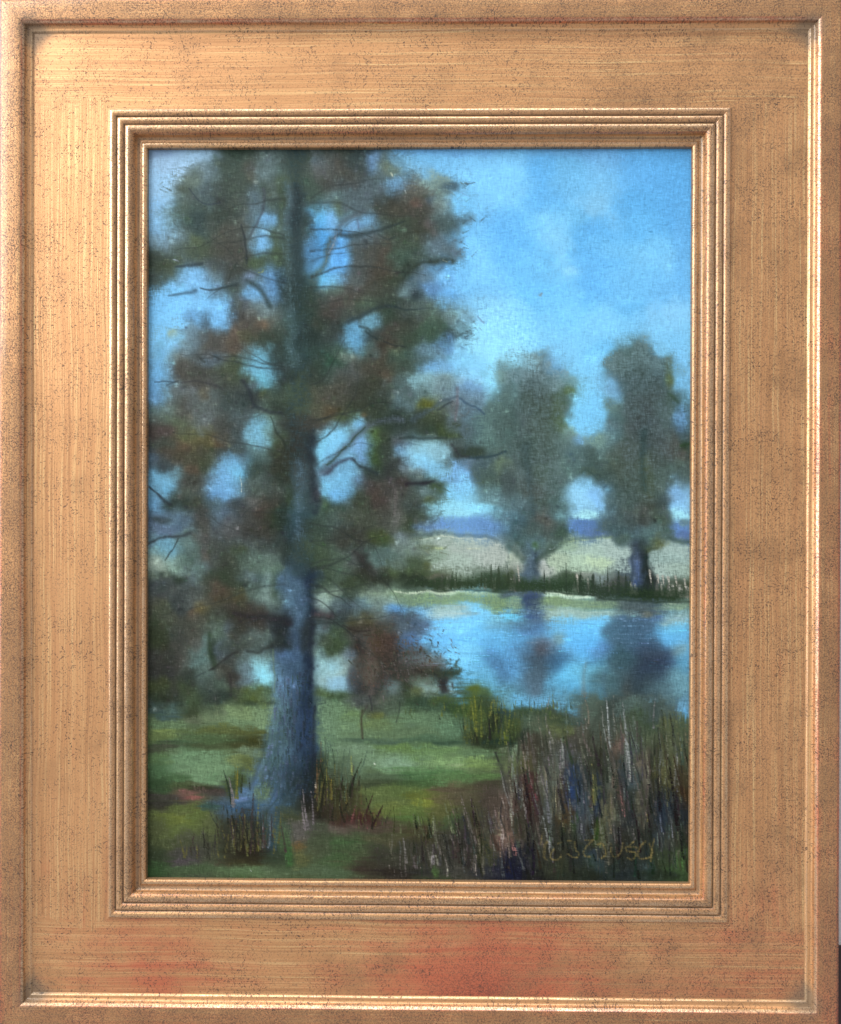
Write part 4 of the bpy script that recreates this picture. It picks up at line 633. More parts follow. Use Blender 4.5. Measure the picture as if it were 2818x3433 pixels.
# ---- grass by the tree ----
BK, OL, YE, GR, PK = (38, 42, 34), (92, 98, 52), (138, 132, 52), (128, 124, 118), (128, 88, 86)
for s, xb, yb, xt, yt, w, c, a in (
    ('J', 810, 1010, 735, 700, 26, (44, 56, 44), .9), ('J', 830, 1030, 785, 770, 34, (112, 108, 108), .75), ('J', 850, 960, 870, 670, 24, (118, 112, 40), .8), ('J', 870, 960, 840, 640, 20, (90, 98, 44), .8), ('J', 900, 900, 915, 730, 28, (50, 58, 38), .8), ('J', 985, 880, 975, 770, 12, (40, 44, 36), .8),
    ('J', 780, 1200, 755, 1000, 18, BK, .7), ('J', 835, 1400, 800, 1120, 30, (58, 50, 56), .8), ('J', 880, 1420, 885, 1150, 26, (50, 52, 38), .8), ('J', 905, 1400, 890, 1120, 20, (104, 102, 48), .75), ('J', 950, 1430, 935, 1120, 26, (122, 114, 48), .8), ('J', 960, 1500, 935, 1250, 16, OL, .8),
    ('J', 1000, 1440, 1015, 920, 40, (58, 56, 56), .8), ('J', 1055, 1450, 1065, 1020, 30, (110, 108, 46), .75), ('J', 1075, 1430, 1070, 1180, 18, OL, .8), ('J', 1110, 1420, 1110, 1190, 38, (112, 108, 112), .7), ('J', 1160, 1420, 1175, 1180, 26, (96, 110, 122), .6), ('J', 820, 1380, 825, 1240, 10, (150, 145, 140), .6),
    ('J', 690, 1240, 610, 1100, 10, (44, 48, 44), .75), ('J', 730, 1340, 680, 1150, 14, (62, 60, 60), .5), ('J', 560, 1420, 540, 1200, 16, (62, 60, 56), .7), ('J', 600, 1440, 525, 1270, 14, (56, 54, 52), .7), ('J', 650, 1420, 660, 1250, 18, (54, 52, 50), .75), ('J', 480, 1500, 440, 1340, 12, (56, 54, 54), .75), ('J', 470, 1500, 400, 1410, 8, (60, 58, 58), .7), ('J', 490, 1450, 495, 1330, 8, (70, 68, 66), .6), ('J', 650, 1520, 650, 1380, 12, (56, 52, 50), .7), ('J', 300, 1560, 340, 1480, 10, (90, 84, 92), .6),
    ('J', 1500, 1250, 1470, 990, 24, (116, 108, 112), .8), ('J', 1530, 1240, 1480, 880, 24, (108, 102, 106), .75), ('J', 1580, 1200, 1560, 900, 22, (104, 98, 102), .7), ('J', 1600, 900, 1650, 430, 22, (84, 70, 50), .6), ('J', 1620, 980, 1610, 560, 22, (96, 74, 48), .6), ('J', 1690, 900, 1690, 380, 14, (56, 72, 56), .7), ('J', 1690, 930, 1640, 640, 30, (40, 42, 34), .8), ('J', 1715, 1000, 1720, 540, 20, (110, 112, 50), .75), ('J', 1600, 860, 1598, 780, 14, (150, 140, 120), .6),
    ('K', 30, 980, 15, 500, 16, (56, 74, 58), .7), ('K', 75, 760, 50, 500, 16, (44, 60, 50), .8), ('K', 60, 900, 100, 500, 18, (84, 108, 88), .55), ('K', 130, 960, 165, 500, 22, (62, 84, 68), .65), ('K', 170, 980, 215, 500, 22, (76, 100, 80), .6), ('K', 130, 960, 150, 760, 30, (40, 42, 32), .8), ('K', 200, 900, 330, 590, 30, (52, 62, 48), .75), ('K', 210, 940, 265, 730, 40, BK, .85), ('K', 280, 760, 375, 520, 22, (70, 94, 76), .6), ('K', 240, 740, 225, 560, 26, (128, 142, 74), .55), ('K', 290, 880, 310, 750, 36, (50, 48, 38), .7), ('K', 40, 960, 40, 780, 36, (128, 116, 44), .75), ('K', 60, 960, 75, 640, 18, OL, .7), ('K', 190, 1000, 180, 880, 30, (112, 104, 50), .5), ('K', 130, 1200, 130, 900, 20, (64, 50, 40), .7),
    ('K', 330, 1200, 430, 930, 30, (60, 44, 40), .85), ('K', 430, 1220, 525, 1030, 36, (50, 36, 36), .85), ('K', 550, 1180, 600, 1070, 18, (60, 62, 48), .75), ('K', 240, 1190, 290, 960, 18, (84, 58, 54), .7), ('K', 290, 1180, 330, 980, 16, (92, 62, 58), .6), ('K', 60, 1200, 0, 1020, 30, (62, 48, 44), .7), ('K', 230, 1180, 260, 1060, 22, (110, 66, 64), .5), ('K', 380, 1240, 350, 1100, 16, (96, 60, 60), .5),
    ('K', 1400, 330, 1345, 20, 26, (112, 122, 44), .75), ('K', 1450, 380, 1430, 10, 22, (98, 110, 46), .7), ('K', 1400, 250, 1380, 0, 24, (120, 126, 44), .7), ('K', 1420, 130, 1445, 0, 12, (44, 58, 44), .8), ('K', 1530, 180, 1560, 10, 22, (112, 118, 56), .7), ('K', 1580, 150, 1600, 0, 16, (90, 104, 60), .7), ('K', 1530, 400, 1520, 220, 30, (42, 44, 40), .75), ('K', 1560, 330, 1560, 200, 18, (40, 42, 40), .75), ('K', 1610, 330, 1660, 150, 22, (46, 56, 54), .7), ('K', 1680, 460, 1660, 340, 22, (104, 112, 46), .6), ('K', 1420, 460, 1390, 350, 22, (46, 48, 38), .7), ('K', 1300, 200, 1280, 30, 26, (80, 104, 52), .6), ('K', 1230, 160, 1220, 60, 22, (78, 100, 56), .6), ('K', 1700, 300, 1720, 110, 26, (100, 112, 48), .6)):
    blade(s, xb, yb, xt, yt, w, c, a, bend=r_.normal()*.02)

for k in range(150):
    u_ = r_.random()
    if u_ < .5: s, x, y, L = 'J', r_.normal(960, 130), r_.uniform(1330, 1490), r_.uniform(90, 330)
    elif u_ < .68: s, x, y, L = 'J', r_.normal(560, 110), r_.uniform(1420, 1540), r_.uniform(60, 190)
    elif u_ < .9: s, x, y, L = 'K', r_.normal(90, 120), r_.uniform(950, 1190), r_.uniform(120, 420)
    else: s, x, y, L = 'K', r_.normal(380, 110), r_.uniform(1150, 1250), r_.uniform(60, 170)
    c = [(40, 42, 34), (54, 54, 42), (62, 52, 50), (92, 90, 46), (74, 80, 54)][int(r_.integers(5))]
    blade(s, x, y, x+r_.normal()*.16*L, y-L, r_.uniform(10, 26), c, r_.uniform(.35, .75), bend=r_.normal()*.03)

# ---- pale reeds, lower right ----
for s, xb, yb, xt, yt, w, c, a in (
    ('K', 745, 1560, 715, 1320, 34, (132, 130, 124), .8), ('K', 700, 1690, 690, 1490, 16, (110, 104, 100), .6), ('K', 740, 1690, 742, 1500, 20, (104, 98, 94), .6), ('K', 820, 1560, 818, 1430, 12, (118, 108, 100), .6), ('K', 880, 1500, 875, 1390, 12, (110, 98, 88), .6), ('K', 980, 1560, 985, 1470, 26, (136, 134, 122), .75), ('K', 1040, 1580, 1010, 1460, 28, (138, 140, 122), .8), ('K', 590, 1650, 588, 1590, 8, (120, 112, 104), .6), ('K', 635, 1690, 625, 1610, 8, (120, 112, 106), .6), ('K', 880, 1620, 870, 1540, 10, (112, 104, 100), .5),
    ('K', 1070, 1480, 1000, 1150, 26, (112, 106, 98), .75), ('K', 1140, 1650, 1080, 1450, 20, (110, 104, 100), .6), ('K', 1200, 1440, 1150, 1250, 26, (108, 104, 98), .7), ('K', 1240, 1300, 1130, 910, 20, (118, 106, 92), .75), ('K', 1250, 1500, 1230, 1250, 22, (116, 108, 108), .65), ('K', 1330, 1460, 1300, 1200, 24, (110, 102, 106), .7), ('K', 1400, 1400, 1250, 910, 32, (138, 128, 122), .75), ('K', 1400, 1640, 1390, 1350, 24, (124, 116, 112), .65), ('K', 1390, 1120, 1340, 940, 20, (128, 116, 112), .6), ('K', 1440, 1480, 1400, 1250, 16, (112, 96, 88), .6), ('K', 1280, 1640, 1280, 1450, 26, (122, 116, 116), .55), ('K', 1330, 1600, 1340, 1450, 36, (46, 42, 40), .7), ('K', 1310, 1480, 1290, 1300, 18, (48, 44, 44), .6),
    ('K', 1550, 1280, 1510, 1080, 30, (150, 160, 160), .8), ('K', 1575, 1450, 1555, 1300, 20, (118, 114, 110), .6), ('K', 1590, 1130, 1560, 1000, 20, (150, 130, 126), .7), ('K', 1640, 1130, 1605, 1060, 20, (150, 128, 124), .7), ('K', 1685, 1160, 1640, 960, 22, (172, 160, 152), .8), ('K', 1645, 1290, 1640, 1230, 26, (176, 148, 144), .6), ('K', 1720, 1000, 1670, 780, 26, (104, 100, 94), .6), ('K', 1200, 1280, 1150, 1120, 40, (74, 108, 56), .5), ('K', 1340, 1260, 1260, 980, 12, (150, 140, 132), .5),
    ('L', 90, 900, 25, 560, 40, (150, 158, 146), .85), ('L', 100, 1000, 70, 700, 30, (128, 134, 128), .7), ('L', 130, 880, 85, 420, 18, (132, 128, 112), .7), ('L', 160, 1150, 110, 580, 22, (138, 136, 128), .75), ('L', 155, 1160, 150, 900, 14, (160, 160, 158), .7), ('L', 30, 1170, 10, 1100, 14, (180, 180, 170), .7), ('L', 80, 1170, 60, 980, 12, (150, 150, 148), .5),
    ('L', 360, 900, 270, 180, 26, (142, 138, 116), .85), ('L', 345, 700, 310, 590, 10, (40, 40, 38), .6), ('L', 380, 1180, 350, 800, 40, (112, 116, 124), .75), ('L', 400, 1400, 395, 1080, 34, (128, 134, 142), .6), ('L', 410, 440, 380, 0, 26, (140, 142, 128), .75), ('L', 420, 700, 370, 360, 30, (100, 102, 98), .6), ('L', 370, 420, 370, 280, 20, (56, 60, 46), .6), ('L', 480, 1150, 430, 720, 30, (122, 122, 104), .7), ('L', 510, 1230, 460, 1000, 20, (132, 122, 92), .6), ('L', 490, 1100, 440, 800, 14, (118, 120, 112), .6),
    ('L', 720, 640, 640, 250, 30, (110, 112, 98), .7), ('L', 740, 270, 705, 0, 30, (142, 136, 118), .75), ('L', 770, 560, 670, 250, 34, (108, 96, 92), .6), ('L', 860, 480, 860, 100, 18, (136, 142, 126), .6), ('L', 910, 420, 870, 120, 18, (158, 168, 164), .8), ('L', 940, 600, 905, 0, 34, (176, 188, 190), .85), ('L', 990, 720, 950, 570, 36, (142, 152, 150), .7), ('L', 990, 330, 975, 0, 22, (142, 150, 142), .7), ('L', 1000, 850, 975, 740, 26, (138, 116, 104), .6), ('L', 1120, 680, 1060, 60, 44, (158, 168, 168), .85), ('L', 1100, 700, 1080, 400, 26, (172, 180, 180), .7), ('L', 1190, 520, 1165, 190, 26, (132, 144, 136), .65), ('L', 1050, 420, 1040, 150, 20, (112, 106, 96), .55), ('L', 1350, 300, 1365, 20, 20, (128, 132, 134), .65),
    ('L', 1400, 760, 1400, 340, 34, (124, 132, 130), .5), ('L', 1390, 800, 1350, 480, 40, (40, 46, 40), .65), ('L', 1330, 800, 1315, 620, 18, (44, 48, 46), .6), ('L', 1540, 800, 1530, 350, 28, (152, 156, 146), .65), ('L', 1520, 1000, 1540, 640, 30, (148, 146, 118), .6), ('L', 1560, 220, 1580, 0, 14, (70, 86, 98), .7), ('L', 1530, 320, 1560, 150, 16, (66, 76, 70), .6), ('L', 1470, 700, 1440, 300, 16, (112, 112, 60), .55), ('L', 1590, 620, 1640, 470, 20, (70, 76, 56), .6), ('L', 1480, 980, 1470, 620, 26, (118, 110, 52), .5), ('L', 1290, 1150, 1310, 560, 60, (122, 102, 96), .4), ('L', 1360, 1060, 1355, 1000, 14, (150, 146, 120), .5),
    ('L', 230, 980, 190, 820, 12, (150, 108, 112), .7), ('L', 270, 980, 190, 820, 34, (122, 66, 74), .5), ('L', 1070, 1120, 1030, 870, 40, (146, 98, 96), .6), ('L', 780, 960, 770, 640, 24, (124, 120, 66), .75), ('L', 790, 1000, 780, 900, 14, (112, 112, 46), .7), ('L', 940, 1130, 880, 780, 20, (138, 136, 116), .7), ('L', 950, 1280, 915, 980, 40, (138, 128, 98), .65), ('L', 660, 960, 600, 620, 18, (86, 100, 128), .6), ('L', 760, 1150, 740, 930, 40, (104, 112, 120), .6), ('L', 690, 1360, 660, 1000, 24, (104, 108, 116), .5), ('L', 720, 1380, 690, 1210, 20, (40, 42, 46), .6), ('L', 1000, 1000, 980, 860, 10, (150, 152, 140), .5), ('L', 1175, 1350, 1150, 1130, 24, (112, 108, 106), .5), ('L', 1290, 1180, 1285, 1090, 12, (156, 148, 72), .7), ('L', 1255, 1250, 1250, 1130, 18, (136, 128, 112), .5), ('L', 1395, 1330, 1400, 1210, 16, (128, 136, 142), .55), ('L', 1440, 1340, 1440, 1260, 6, (150, 156, 162), .5), ('L', 860, 1420, 840, 1190, 34, (112, 120, 72), .5), ('L', 900, 1420, 910, 1250, 30, (112, 114, 66), .5), ('L', 1020, 1360, 1000, 1240, 26, (128, 132, 132), .5), ('L', 1540, 1560, 1520, 1200, 50, (90, 92, 88), .4), ('L', 1610, 1640, 1610, 1420, 30, (84, 136, 66), .6), ('L', 300, 1400, 320, 1240, 8, (160, 150, 120), .6), ('L', 60, 1480, 0, 1300, 50, (152, 100, 96), .5), ('L', 850, 1210, 850, 1150, 10, (200, 200, 180), .6)):
    c = np.array(c, float); m_ = c.mean()
    if m_ > 120: c = c*.86
    blade(s, xb, yb, xt, yt, w*.85, m_*.35*(c/m_)+.65*c if m_ < 1 else c*.94, a*.82, bend=r_.normal()*.03)
for k in range(520):                                  # the thicket: long leaning blades, dark and mid tones
    if r_.random() < .74: s, x, y = 'L', r_.uniform(0, 1760), r_.uniform(420, 1720)
    else: s, x, y = 'K', r_.uniform(820, 1736), r_.uniform(1200, 1700)
    L = r_.uniform(130, 420)*(.7 if s == 'K' else 1); y_t = max(y-L, (130 if x > 900 else 330) if s == 'L' else 960+max(0, 1300-x)*.35)
    px, py = tp(s, x, (y+y_t)/2); base = IMG[int(np.clip(py, 0, CH-1)), int(np.clip(px, 0, CW-1))]
    gm = base.mean(); base = gm+(base-gm)*.8
    c = np.clip(base*r_.choice([.58, .7, .82, 1.2, 1.42], p=[.18, .22, .2, .24, .16])+r_.normal(size=3)*4, 14, 150)
    blade(s, x, y, x-r_.uniform(-.04, .3)*(y-y_t), y_t, r_.uniform(12, 36), c, r_.uniform(.3, .7), bend=r_.normal()*.03)
for k in range(150):                                  # thin loose blades between them
    if r_.random() < .72: s, x, y = 'L', r_.uniform(0, 1660), r_.uniform(300, 1650)
    else: s, x, y = 'K', r_.uniform(600, 1736), r_.uniform(1250, 1690)
    L = r_.uniform(70, 260); px, py = tp(s, x, y-L/2); base = IMG[int(np.clip(py, 0, CH-1)), int(np.clip(px, 0, CW-1))]
    c = np.clip(base*r_.choice([.6, .72, 1.3, 1.5])+r_.normal(size=3)*6, 20, 200)
    blade(s, x, y, x-r_.uniform(-10, 40)*L/200, y-L, r_.uniform(6, 18), c, r_.uniform(.35, .75), bend=r_.normal()*.03)
for k in range(46):                                   # short grass at the water's edge
    s, x = ('K', r_.uniform(700, 1700)) if r_.random() < .6 else ('L', r_.uniform(0, 600))
    y = r_.uniform(110, 220); L = r_.uniform(60, 170)
    blade(s, x, y, x+r_.normal()*14, y-L*(.5 if x < 1250 and s == 'K' else .8), r_.uniform(10, 22), [(66, 88, 52), (92, 106, 48), (52, 68, 50)][int(r_.integers(3))], r_.uniform(.35, .7))

# ---- signature ----
def sg(x, y): return flat_xy(1780+x/3.774, 2730+y/3.774)
def sig(pts, w, c=(112, 102, 66), a=.62):
    P = [((X-PX0)/CELL, (Y-PY0)/CELL) for X, Y in (sg(*p) for p in pts)]
    stroke('L', P, w*1.4, w*1.2, c, a, scumble=.35, soft=.9, cells=True)
for pts, w in (([(155, 235), (130, 370)], 8), ([(215, 345), (190, 365), (182, 450), (176, 530), (200, 560)], 17), ([(300, 430), (262, 490), (262, 545), (310, 568), (365, 555), (392, 505)], 12),
    ([(350, 360), (395, 345)], 9), ([(470, 326), (520, 320)], 10), ([(560, 345), (575, 440), (612, 480), (600, 525), (565, 538), (515, 520), (470, 490)], 12),
    ([(690, 318), (800, 316)], 9), ([(775, 330), (700, 410), (672, 480), (700, 522), (752, 530)], 13), ([(850, 372), (900, 358), (935, 410), (952, 490), (905, 545)], 14),
    ([(1018, 365), (1020, 480), (1052, 528), (1105, 515), (1150, 450), (1165, 350)], 11), ([(1310, 332), (1250, 382)], 9), ([(1345, 410), (1212, 404), (1220, 455), (1310, 470), (1328, 510), (1285, 565), (1228, 545)], 13),
    ([(1450, 335), (1395, 390), (1356, 470), (1368, 538), (1430, 552), (1505, 535)], 14), ([(1502, 372), (1528, 440), (1520, 580)], 16), ([(1562, 290), (1538, 420)], 10)):
    sig(pts, w)

# ---- the weave of the canvas shows through the thin paint ----
lum = IMG.mean(2)
_t = np.clip((lum-95)/70, 0, 1); IMG *= (.92+.08*_t*_t*(3-2*_t))[..., None]
mott = vnoise(26, seed=41, oct=4)*.5+vnoise(9, seed=42, oct=2)*.3
IMG *= (1+.022*mott*np.clip((lum-130)/50, 0, 1))[..., None]
fine = rng.standard_normal((CH, CW))
k = .048*WEAVE+.02*fine+.012*HAIR_V*.4
speck = np.clip(WEAVE-1.55, 0, 2)*np.clip((140-lum)/110, 0, 1)
sky_w = np.clip((lum-130)/60, 0, 1)
IMG *= (1+k*(1-.55*sky_w))[..., None]
IMG += (speck*11)[..., None]*np.array([.95, 1, .98])
np.clip(IMG, 3, 252, out=IMG)
#PAINT_END

# ---------------------------------------------------------------- wall behind
def plain(name, col, rough, bump=0., scale=400., dirt=.25):
    t = NT(name); p = t.n('ShaderNodeTexCoord').outputs['Object']
    n1 = t.noise(p, scale, 4, .6); n2 = t.noise(p, 9, 3)
    c = t.mix(t.math('MULTIPLY', n1, dirt), (*col, 1), (*[v*.45 for v in col], 1))
    c = t.mix(t.math('MULTIPLY', n2, .25), c, (*[v*.7 for v in col], 1))
    t.val(t.b.inputs['Base Color'], c); t.b.inputs['Roughness'].default_value = rough
    if bump:
        b = t.n('ShaderNodeBump'); b.inputs['Strength'].default_value = .6; b.inputs['Distance'].default_value = bump
        t.val(b.inputs['Height'], n1); t.val(t.b.inputs['Normal'], b.outputs[0])
    return t.m
def slab(name, x0, x1, y0, y1, z0, z1, mat, kind='structure'):
    v = [world(x, y, z) for z in (z0, z1) for y in (y0, y1) for x in (x0, x1)]
    f = [(0, 2, 3, 1), (4, 5, 7, 6), (0, 1, 5, 4), (2, 6, 7, 3), (0, 4, 6, 2), (1, 3, 7, 5)]
    o = mesh_obj(name, [tuple(p) for p in v], f, mat, smooth=False)
    return tag(o, kind=kind)
DADO = -.2405
slab('wall', -1.6, 1.6, DADO, 1.0, -.12, -.0265, plain('grey_plaster', (.7, .69, .7), .85, .0012, 500))
slab('wainscot', -1.6, 1.6, -HANG, DADO, -.12, -.0255, plain('dark_wood', (.035, .014, .016), .45, .0004, 220))

# ---------------------------------------------------------------- gilded frame
# profile: d = millimetres in from the outer edge, z = millimetres towards the viewer (0 = crest of the rim)
PROFILE = [
    ('rim', [(-.7, -1.9), (-.6, -1.2), (-.3, -.6), (.4, -.18), (1.6, 0), (4.5, .06), (7.5, .08), (10.0, .06), (10.8, -.02), (11.2, -.2)]),
    ('inner_bevel', [(11.2, -.2), (11.33, -.36), (11.5, -.56), (11.9, -.98), (12.2, -1.28), (12.42, -1.56), (12.6, -2.1), (12.85, -2.7), (13.2, -3.15), (13.7, -3.46), (14.3, -3.62), (14.9, -3.72), (15.2, -3.8), (15.5, -4.12), (15.7, -4.5), (15.95, -4.74), (16.3, -4.8)]),
    ('panel', [(16.3, -4.8), (18, -4.82), (24, -4.82), (31, -4.8), (38, -4.78), (44, -4.76), (50, -4.74), (54.5, -4.72), (56.4, -4.73), (56.9, -4.7)]),
    ('reed', [(56.9, -4.7), (57.02, -4.25), (57.3, -3.72), (57.75, -3.3), (58.4, -3.06), (59.1, -3.0), (59.85, -3.12), (60.5, -3.45), (60.95, -3.95), (61.2, -4.35)]),
    ('reed', [(61.2, -4.35), (61.45, -3.95), (61.9, -3.5), (62.5, -3.26), (63.2, -3.2), (63.95, -3.33), (64.6, -3.7), (65.05, -4.2), (65.3, -4.6)]),
    ('reed', [(65.3, -4.6), (65.55, -4.1), (66.1, -3.6), (66.9, -3.3), (67.8, -3.25), (68.7, -3.45), (69.5, -3.95), (70.1, -4.75), (70.5, -5.7)]),
    ('cove', [(70.5, -5.7), (70.65, -6.6), (71.1, -7.4), (71.8, -7.9), (72.6, -8.1), (73.2, -8.0)]),
    ('sight_edge', [(73.2, -8.0), (73.5, -7.6), (74.0, -7.28), (74.7, -7.15), (75.4, -7.25), (76.0, -7.6), (76.35, -8.1), (76.45, -8.6), (76.5, -11.2)]),
]
HW, HH = .4253/2+.0112, .5280/2+.0112
REED_H = HH-.0565                              # half height of the reeded rectangle

def frame_fields(d, x, y, z, side):
    """bare-bole, fleck density, tarnish and brushing direction for each point of the frame (d in mm)"""
    n = len(d); vert = side in ('left', 'right')
    g = lambda a, c, w: np.exp(-((a-c)/w)**2)
    u, v = x/HW, y/HH
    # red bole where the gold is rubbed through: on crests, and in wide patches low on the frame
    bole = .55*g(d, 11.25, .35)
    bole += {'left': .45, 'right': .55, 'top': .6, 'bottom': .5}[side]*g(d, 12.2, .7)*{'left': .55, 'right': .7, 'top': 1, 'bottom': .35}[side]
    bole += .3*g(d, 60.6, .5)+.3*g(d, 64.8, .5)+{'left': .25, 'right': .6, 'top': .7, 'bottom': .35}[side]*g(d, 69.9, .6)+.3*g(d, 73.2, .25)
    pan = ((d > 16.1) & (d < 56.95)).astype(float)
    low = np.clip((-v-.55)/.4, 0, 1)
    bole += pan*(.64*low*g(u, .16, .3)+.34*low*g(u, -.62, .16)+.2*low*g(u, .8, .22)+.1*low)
    bole += pan*(.06*np.clip(.1-v, 0, 1)+.05*np.clip(u, 0, 1)+.07*np.clip((u-.5)*2, 0, 1)*np.clip((.2-v), 0, 1)+.10*g(u, -.8, .2)*np.clip(-v, 0, 1))  # redder to the right and below: light falloff put into the gilding colour
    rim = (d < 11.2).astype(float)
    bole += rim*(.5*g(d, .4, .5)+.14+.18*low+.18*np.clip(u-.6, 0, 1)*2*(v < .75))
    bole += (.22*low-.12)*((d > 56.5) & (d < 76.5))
    # dark flecks of the toning glaze
    fleck = .55+.72*rim-.18*((d > 12.5) & (d < 16.2))
    fleck += .45*((d > 56.5) & (d < 70.6))*g((d-56.5) % 4.6, 2.6, 1.2)+.35*((d > 66) & (d < 70.6))
    fleck += pan*(.3*np.clip(u, -.3, 1)+.25*g(v, .8, .2)*g(u, .55, .3)+.1*low-.1)
    fleck += .4*g(d, 74.5, .9)
    fleck += .5*g(d, 12.2, .7)
    # grey-green toning that settled in the corners of the panel; greyer in grooves, cove and lip
    cx = np.abs(np.abs(x)-(HW-.0155)); cy = np.abs(np.abs(y)-(HH-.0155))
    tarn = .95*np.exp(-((cx**2+cy**2)/(.009**2)))+.35*np.exp(-np.minimum(cx/.010+cy/.035, cy/.010+cx/.035)*1.3)*((d > 12.3) & (d < 22))
    tarn += .8*g(d, 61.2, .6)+.8*g(d, 65.3, .6)+.85*g(d, 71.8, 1.1)+.55*g(d, 56.8, .5)+.25*g(d, 16.2, .5)
    tarn += .2*((d > 56.9) & (d < 70.6))+.3*((d > 73) & (d < 76.4))
    tarn += .9*g(d, 76.5, .35)*(z < -.0082)
    tarn += .8*g(d, -.7, .25)
    brush = np.full(n, 1. if vert else 0.)
    if vert: brush = np.where(d < 11.3, 1., np.clip((REED_H-np.abs(y)+.004)/.016+.5, 0, 1)*pan+(1-pan))
    # high points paler and smoother: highlights painted into the crest colour
    glint = 1.0*g(d, 11.75, .5)+.85*g(d, 15.4, .3)+.95*g(d, 58.4, .9)+.85*g(d, 62.7, .8)+1.*g(d, 67.2, .9)+1.*g(d, 74.5, .9)
    return {'crest_glint': np.clip(glint, 0, 1), 'bole': bole, 'fleck': fleck, 'tarnish': np.clip(tarn, 0, 1), 'brush': brush}

def gilt():
    t = NT('gilded_gesso')
    P = t.n('ShaderNodeTexCoord').outputs['Object']
    sep = t.n('ShaderNodeSeparateXYZ'); t.val(sep.inputs[0], P); X, Y, Z = sep.outputs
    def vec(a, b, c):
        o = t.n('ShaderNodeCombineXYZ'); t.val(o.inputs[0], a); t.val(o.inputs[1], b); t.val(o.inputs[2], c); return o.outputs[0]
    S = t.math
    glint = t.attr('crest_glint'); brush = t.attr('brush'); bole = t.attr('bole'); fleck = t.attr('fleck'); tarn = t.attr('tarnish')
    wob = t.noise(P, 14, 2)
    edge = S('ADD', brush, S('MULTIPLY', S('SUBTRACT', t.noise(P, 90, 4, .65), .5), 1.9))
    bsel = t.step(edge, .4, .6)
    def streaks(fa, fl, detail):
        hz = t.noise(vec(S('MULTIPLY', X, fl), S('MULTIPLY', S('ADD', Y, S('MULTIPLY', wob, .004)), fa), S('MULTIPLY', Z, 300)), 1., detail, .6)
        vt = t.noise(vec(S('MULTIPLY', S('ADD', X, S('MULTIPLY', wob, .004)), fa), S('MULTIPLY', Y, fl), S('MULTIPLY', Z, 300)), 1., detail, .6)
        o = t.n('ShaderNodeMix', data_type='FLOAT'); t.val(o.inputs[0], bsel); t.val(o.inputs[2], hz); t.val(o.inputs[3], vt)
        return o.outputs[0]
    st_fine = streaks(2000., 12., 2.); st_wide = streaks(420., 5., 3.)
    cloud = t.noise(P, 22, 4, .55); cloud2 = t.noise(vec(S('ADD', X, 3.1), Y, Z), 60, 4, .6); grit = t.noise(P, 1300, 3, .6)
    # ---- flecks: short hairs scattered in random directions
    def hairs(scale, ln, wd, thr, seed):
        pv = vec(S('ADD', X, seed), S('ADD', Y, seed*.7), S('MULTIPLY', Z, .6))
        warp = t.n('ShaderNodeTexNoise'); t.val(warp.inputs['Vector'], pv); warp.inputs['Scale'].default_value = scale*1.6; warp.inputs['Detail'].default_value = 1.
        pv = t.vm('ADD', pv, t.vm('SCALE', t.vm('SUBTRACT', warp.outputs['Color'], (.5, .5, .5)), None) if False else t.vm('MULTIPLY', t.vm('SUBTRACT', warp.outputs['Color'], (.5, .5, .5)), (.9/scale,)*3))
        vo = t.n('ShaderNodeTexVoronoi', voronoi_dimensions='2D'); t.val(vo.inputs['Vector'], pv); vo.inputs['Scale'].default_value = scale
        d = t.vm('MULTIPLY', t.vm('SUBTRACT', pv, vo.outputs['Position']), (scale, scale, 0))
        sc = t.n('ShaderNodeSeparateColor'); t.val(sc.inputs[0], vo.outputs['Color'])
        rot = t.n('ShaderNodeVectorRotate', rotation_type='Z_AXIS'); t.val(rot.inputs['Vector'], d); t.val(rot.inputs['Angle'], S('MULTIPLY', sc.outputs[0], 6.2832))
        q = t.vm('LENGTH', t.vm('MULTIPLY', rot.outputs[0], (1/ln, 1/wd, 0)))
        line = t.step(q, 1.15, .55)
        dens = S('ADD', S('MULTIPLY', fleck, .62), S('MULTIPLY', S('SUBTRACT', t.noise(pv, 55, 3), .5), 1.5))
        on = t.step(S('SUBTRACT', dens, S('MULTIPLY', sc.outputs[1], thr)), -.02, .05)
        return S('MULTIPLY', line, on)
    h = S('MAXIMUM', hairs(680., .64, .15, 1.0, 1.3), S('MAXIMUM', S('MULTIPLY', hairs(1150., .58, .2, .95, 4.7), .8), S('MULTIPLY', hairs(380., .5, .09, 1.8, 9.1), .95)))
    # ---- colours
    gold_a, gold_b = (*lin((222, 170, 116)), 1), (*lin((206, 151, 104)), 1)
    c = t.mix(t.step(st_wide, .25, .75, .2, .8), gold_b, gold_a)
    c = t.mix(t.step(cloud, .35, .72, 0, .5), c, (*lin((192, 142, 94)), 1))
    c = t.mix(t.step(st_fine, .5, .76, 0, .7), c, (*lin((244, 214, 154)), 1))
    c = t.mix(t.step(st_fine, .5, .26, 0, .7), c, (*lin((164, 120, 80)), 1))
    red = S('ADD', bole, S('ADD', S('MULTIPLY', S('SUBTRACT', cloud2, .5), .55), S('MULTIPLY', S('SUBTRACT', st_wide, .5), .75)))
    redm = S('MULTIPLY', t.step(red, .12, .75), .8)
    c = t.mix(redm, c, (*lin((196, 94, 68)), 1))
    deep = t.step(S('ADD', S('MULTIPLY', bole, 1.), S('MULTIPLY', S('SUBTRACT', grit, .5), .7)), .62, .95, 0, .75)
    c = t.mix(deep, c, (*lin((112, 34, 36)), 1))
    tn = t.step(S('ADD', tarn, S('MULTIPLY', S('SUBTRACT', cloud2, .5), .5)), .15, 1., 0, .8)
    c = t.mix(tn, c, (*lin((118, 104, 84)), 1))
    patch = S('MULTIPLY', t.step(S('ADD', t.noise(P, 34, 5, .62), S('MULTIPLY', S('SUBTRACT', fleck, .55), .22)), .5, .72), t.step(st_fine, .3, .6, .2, .6))
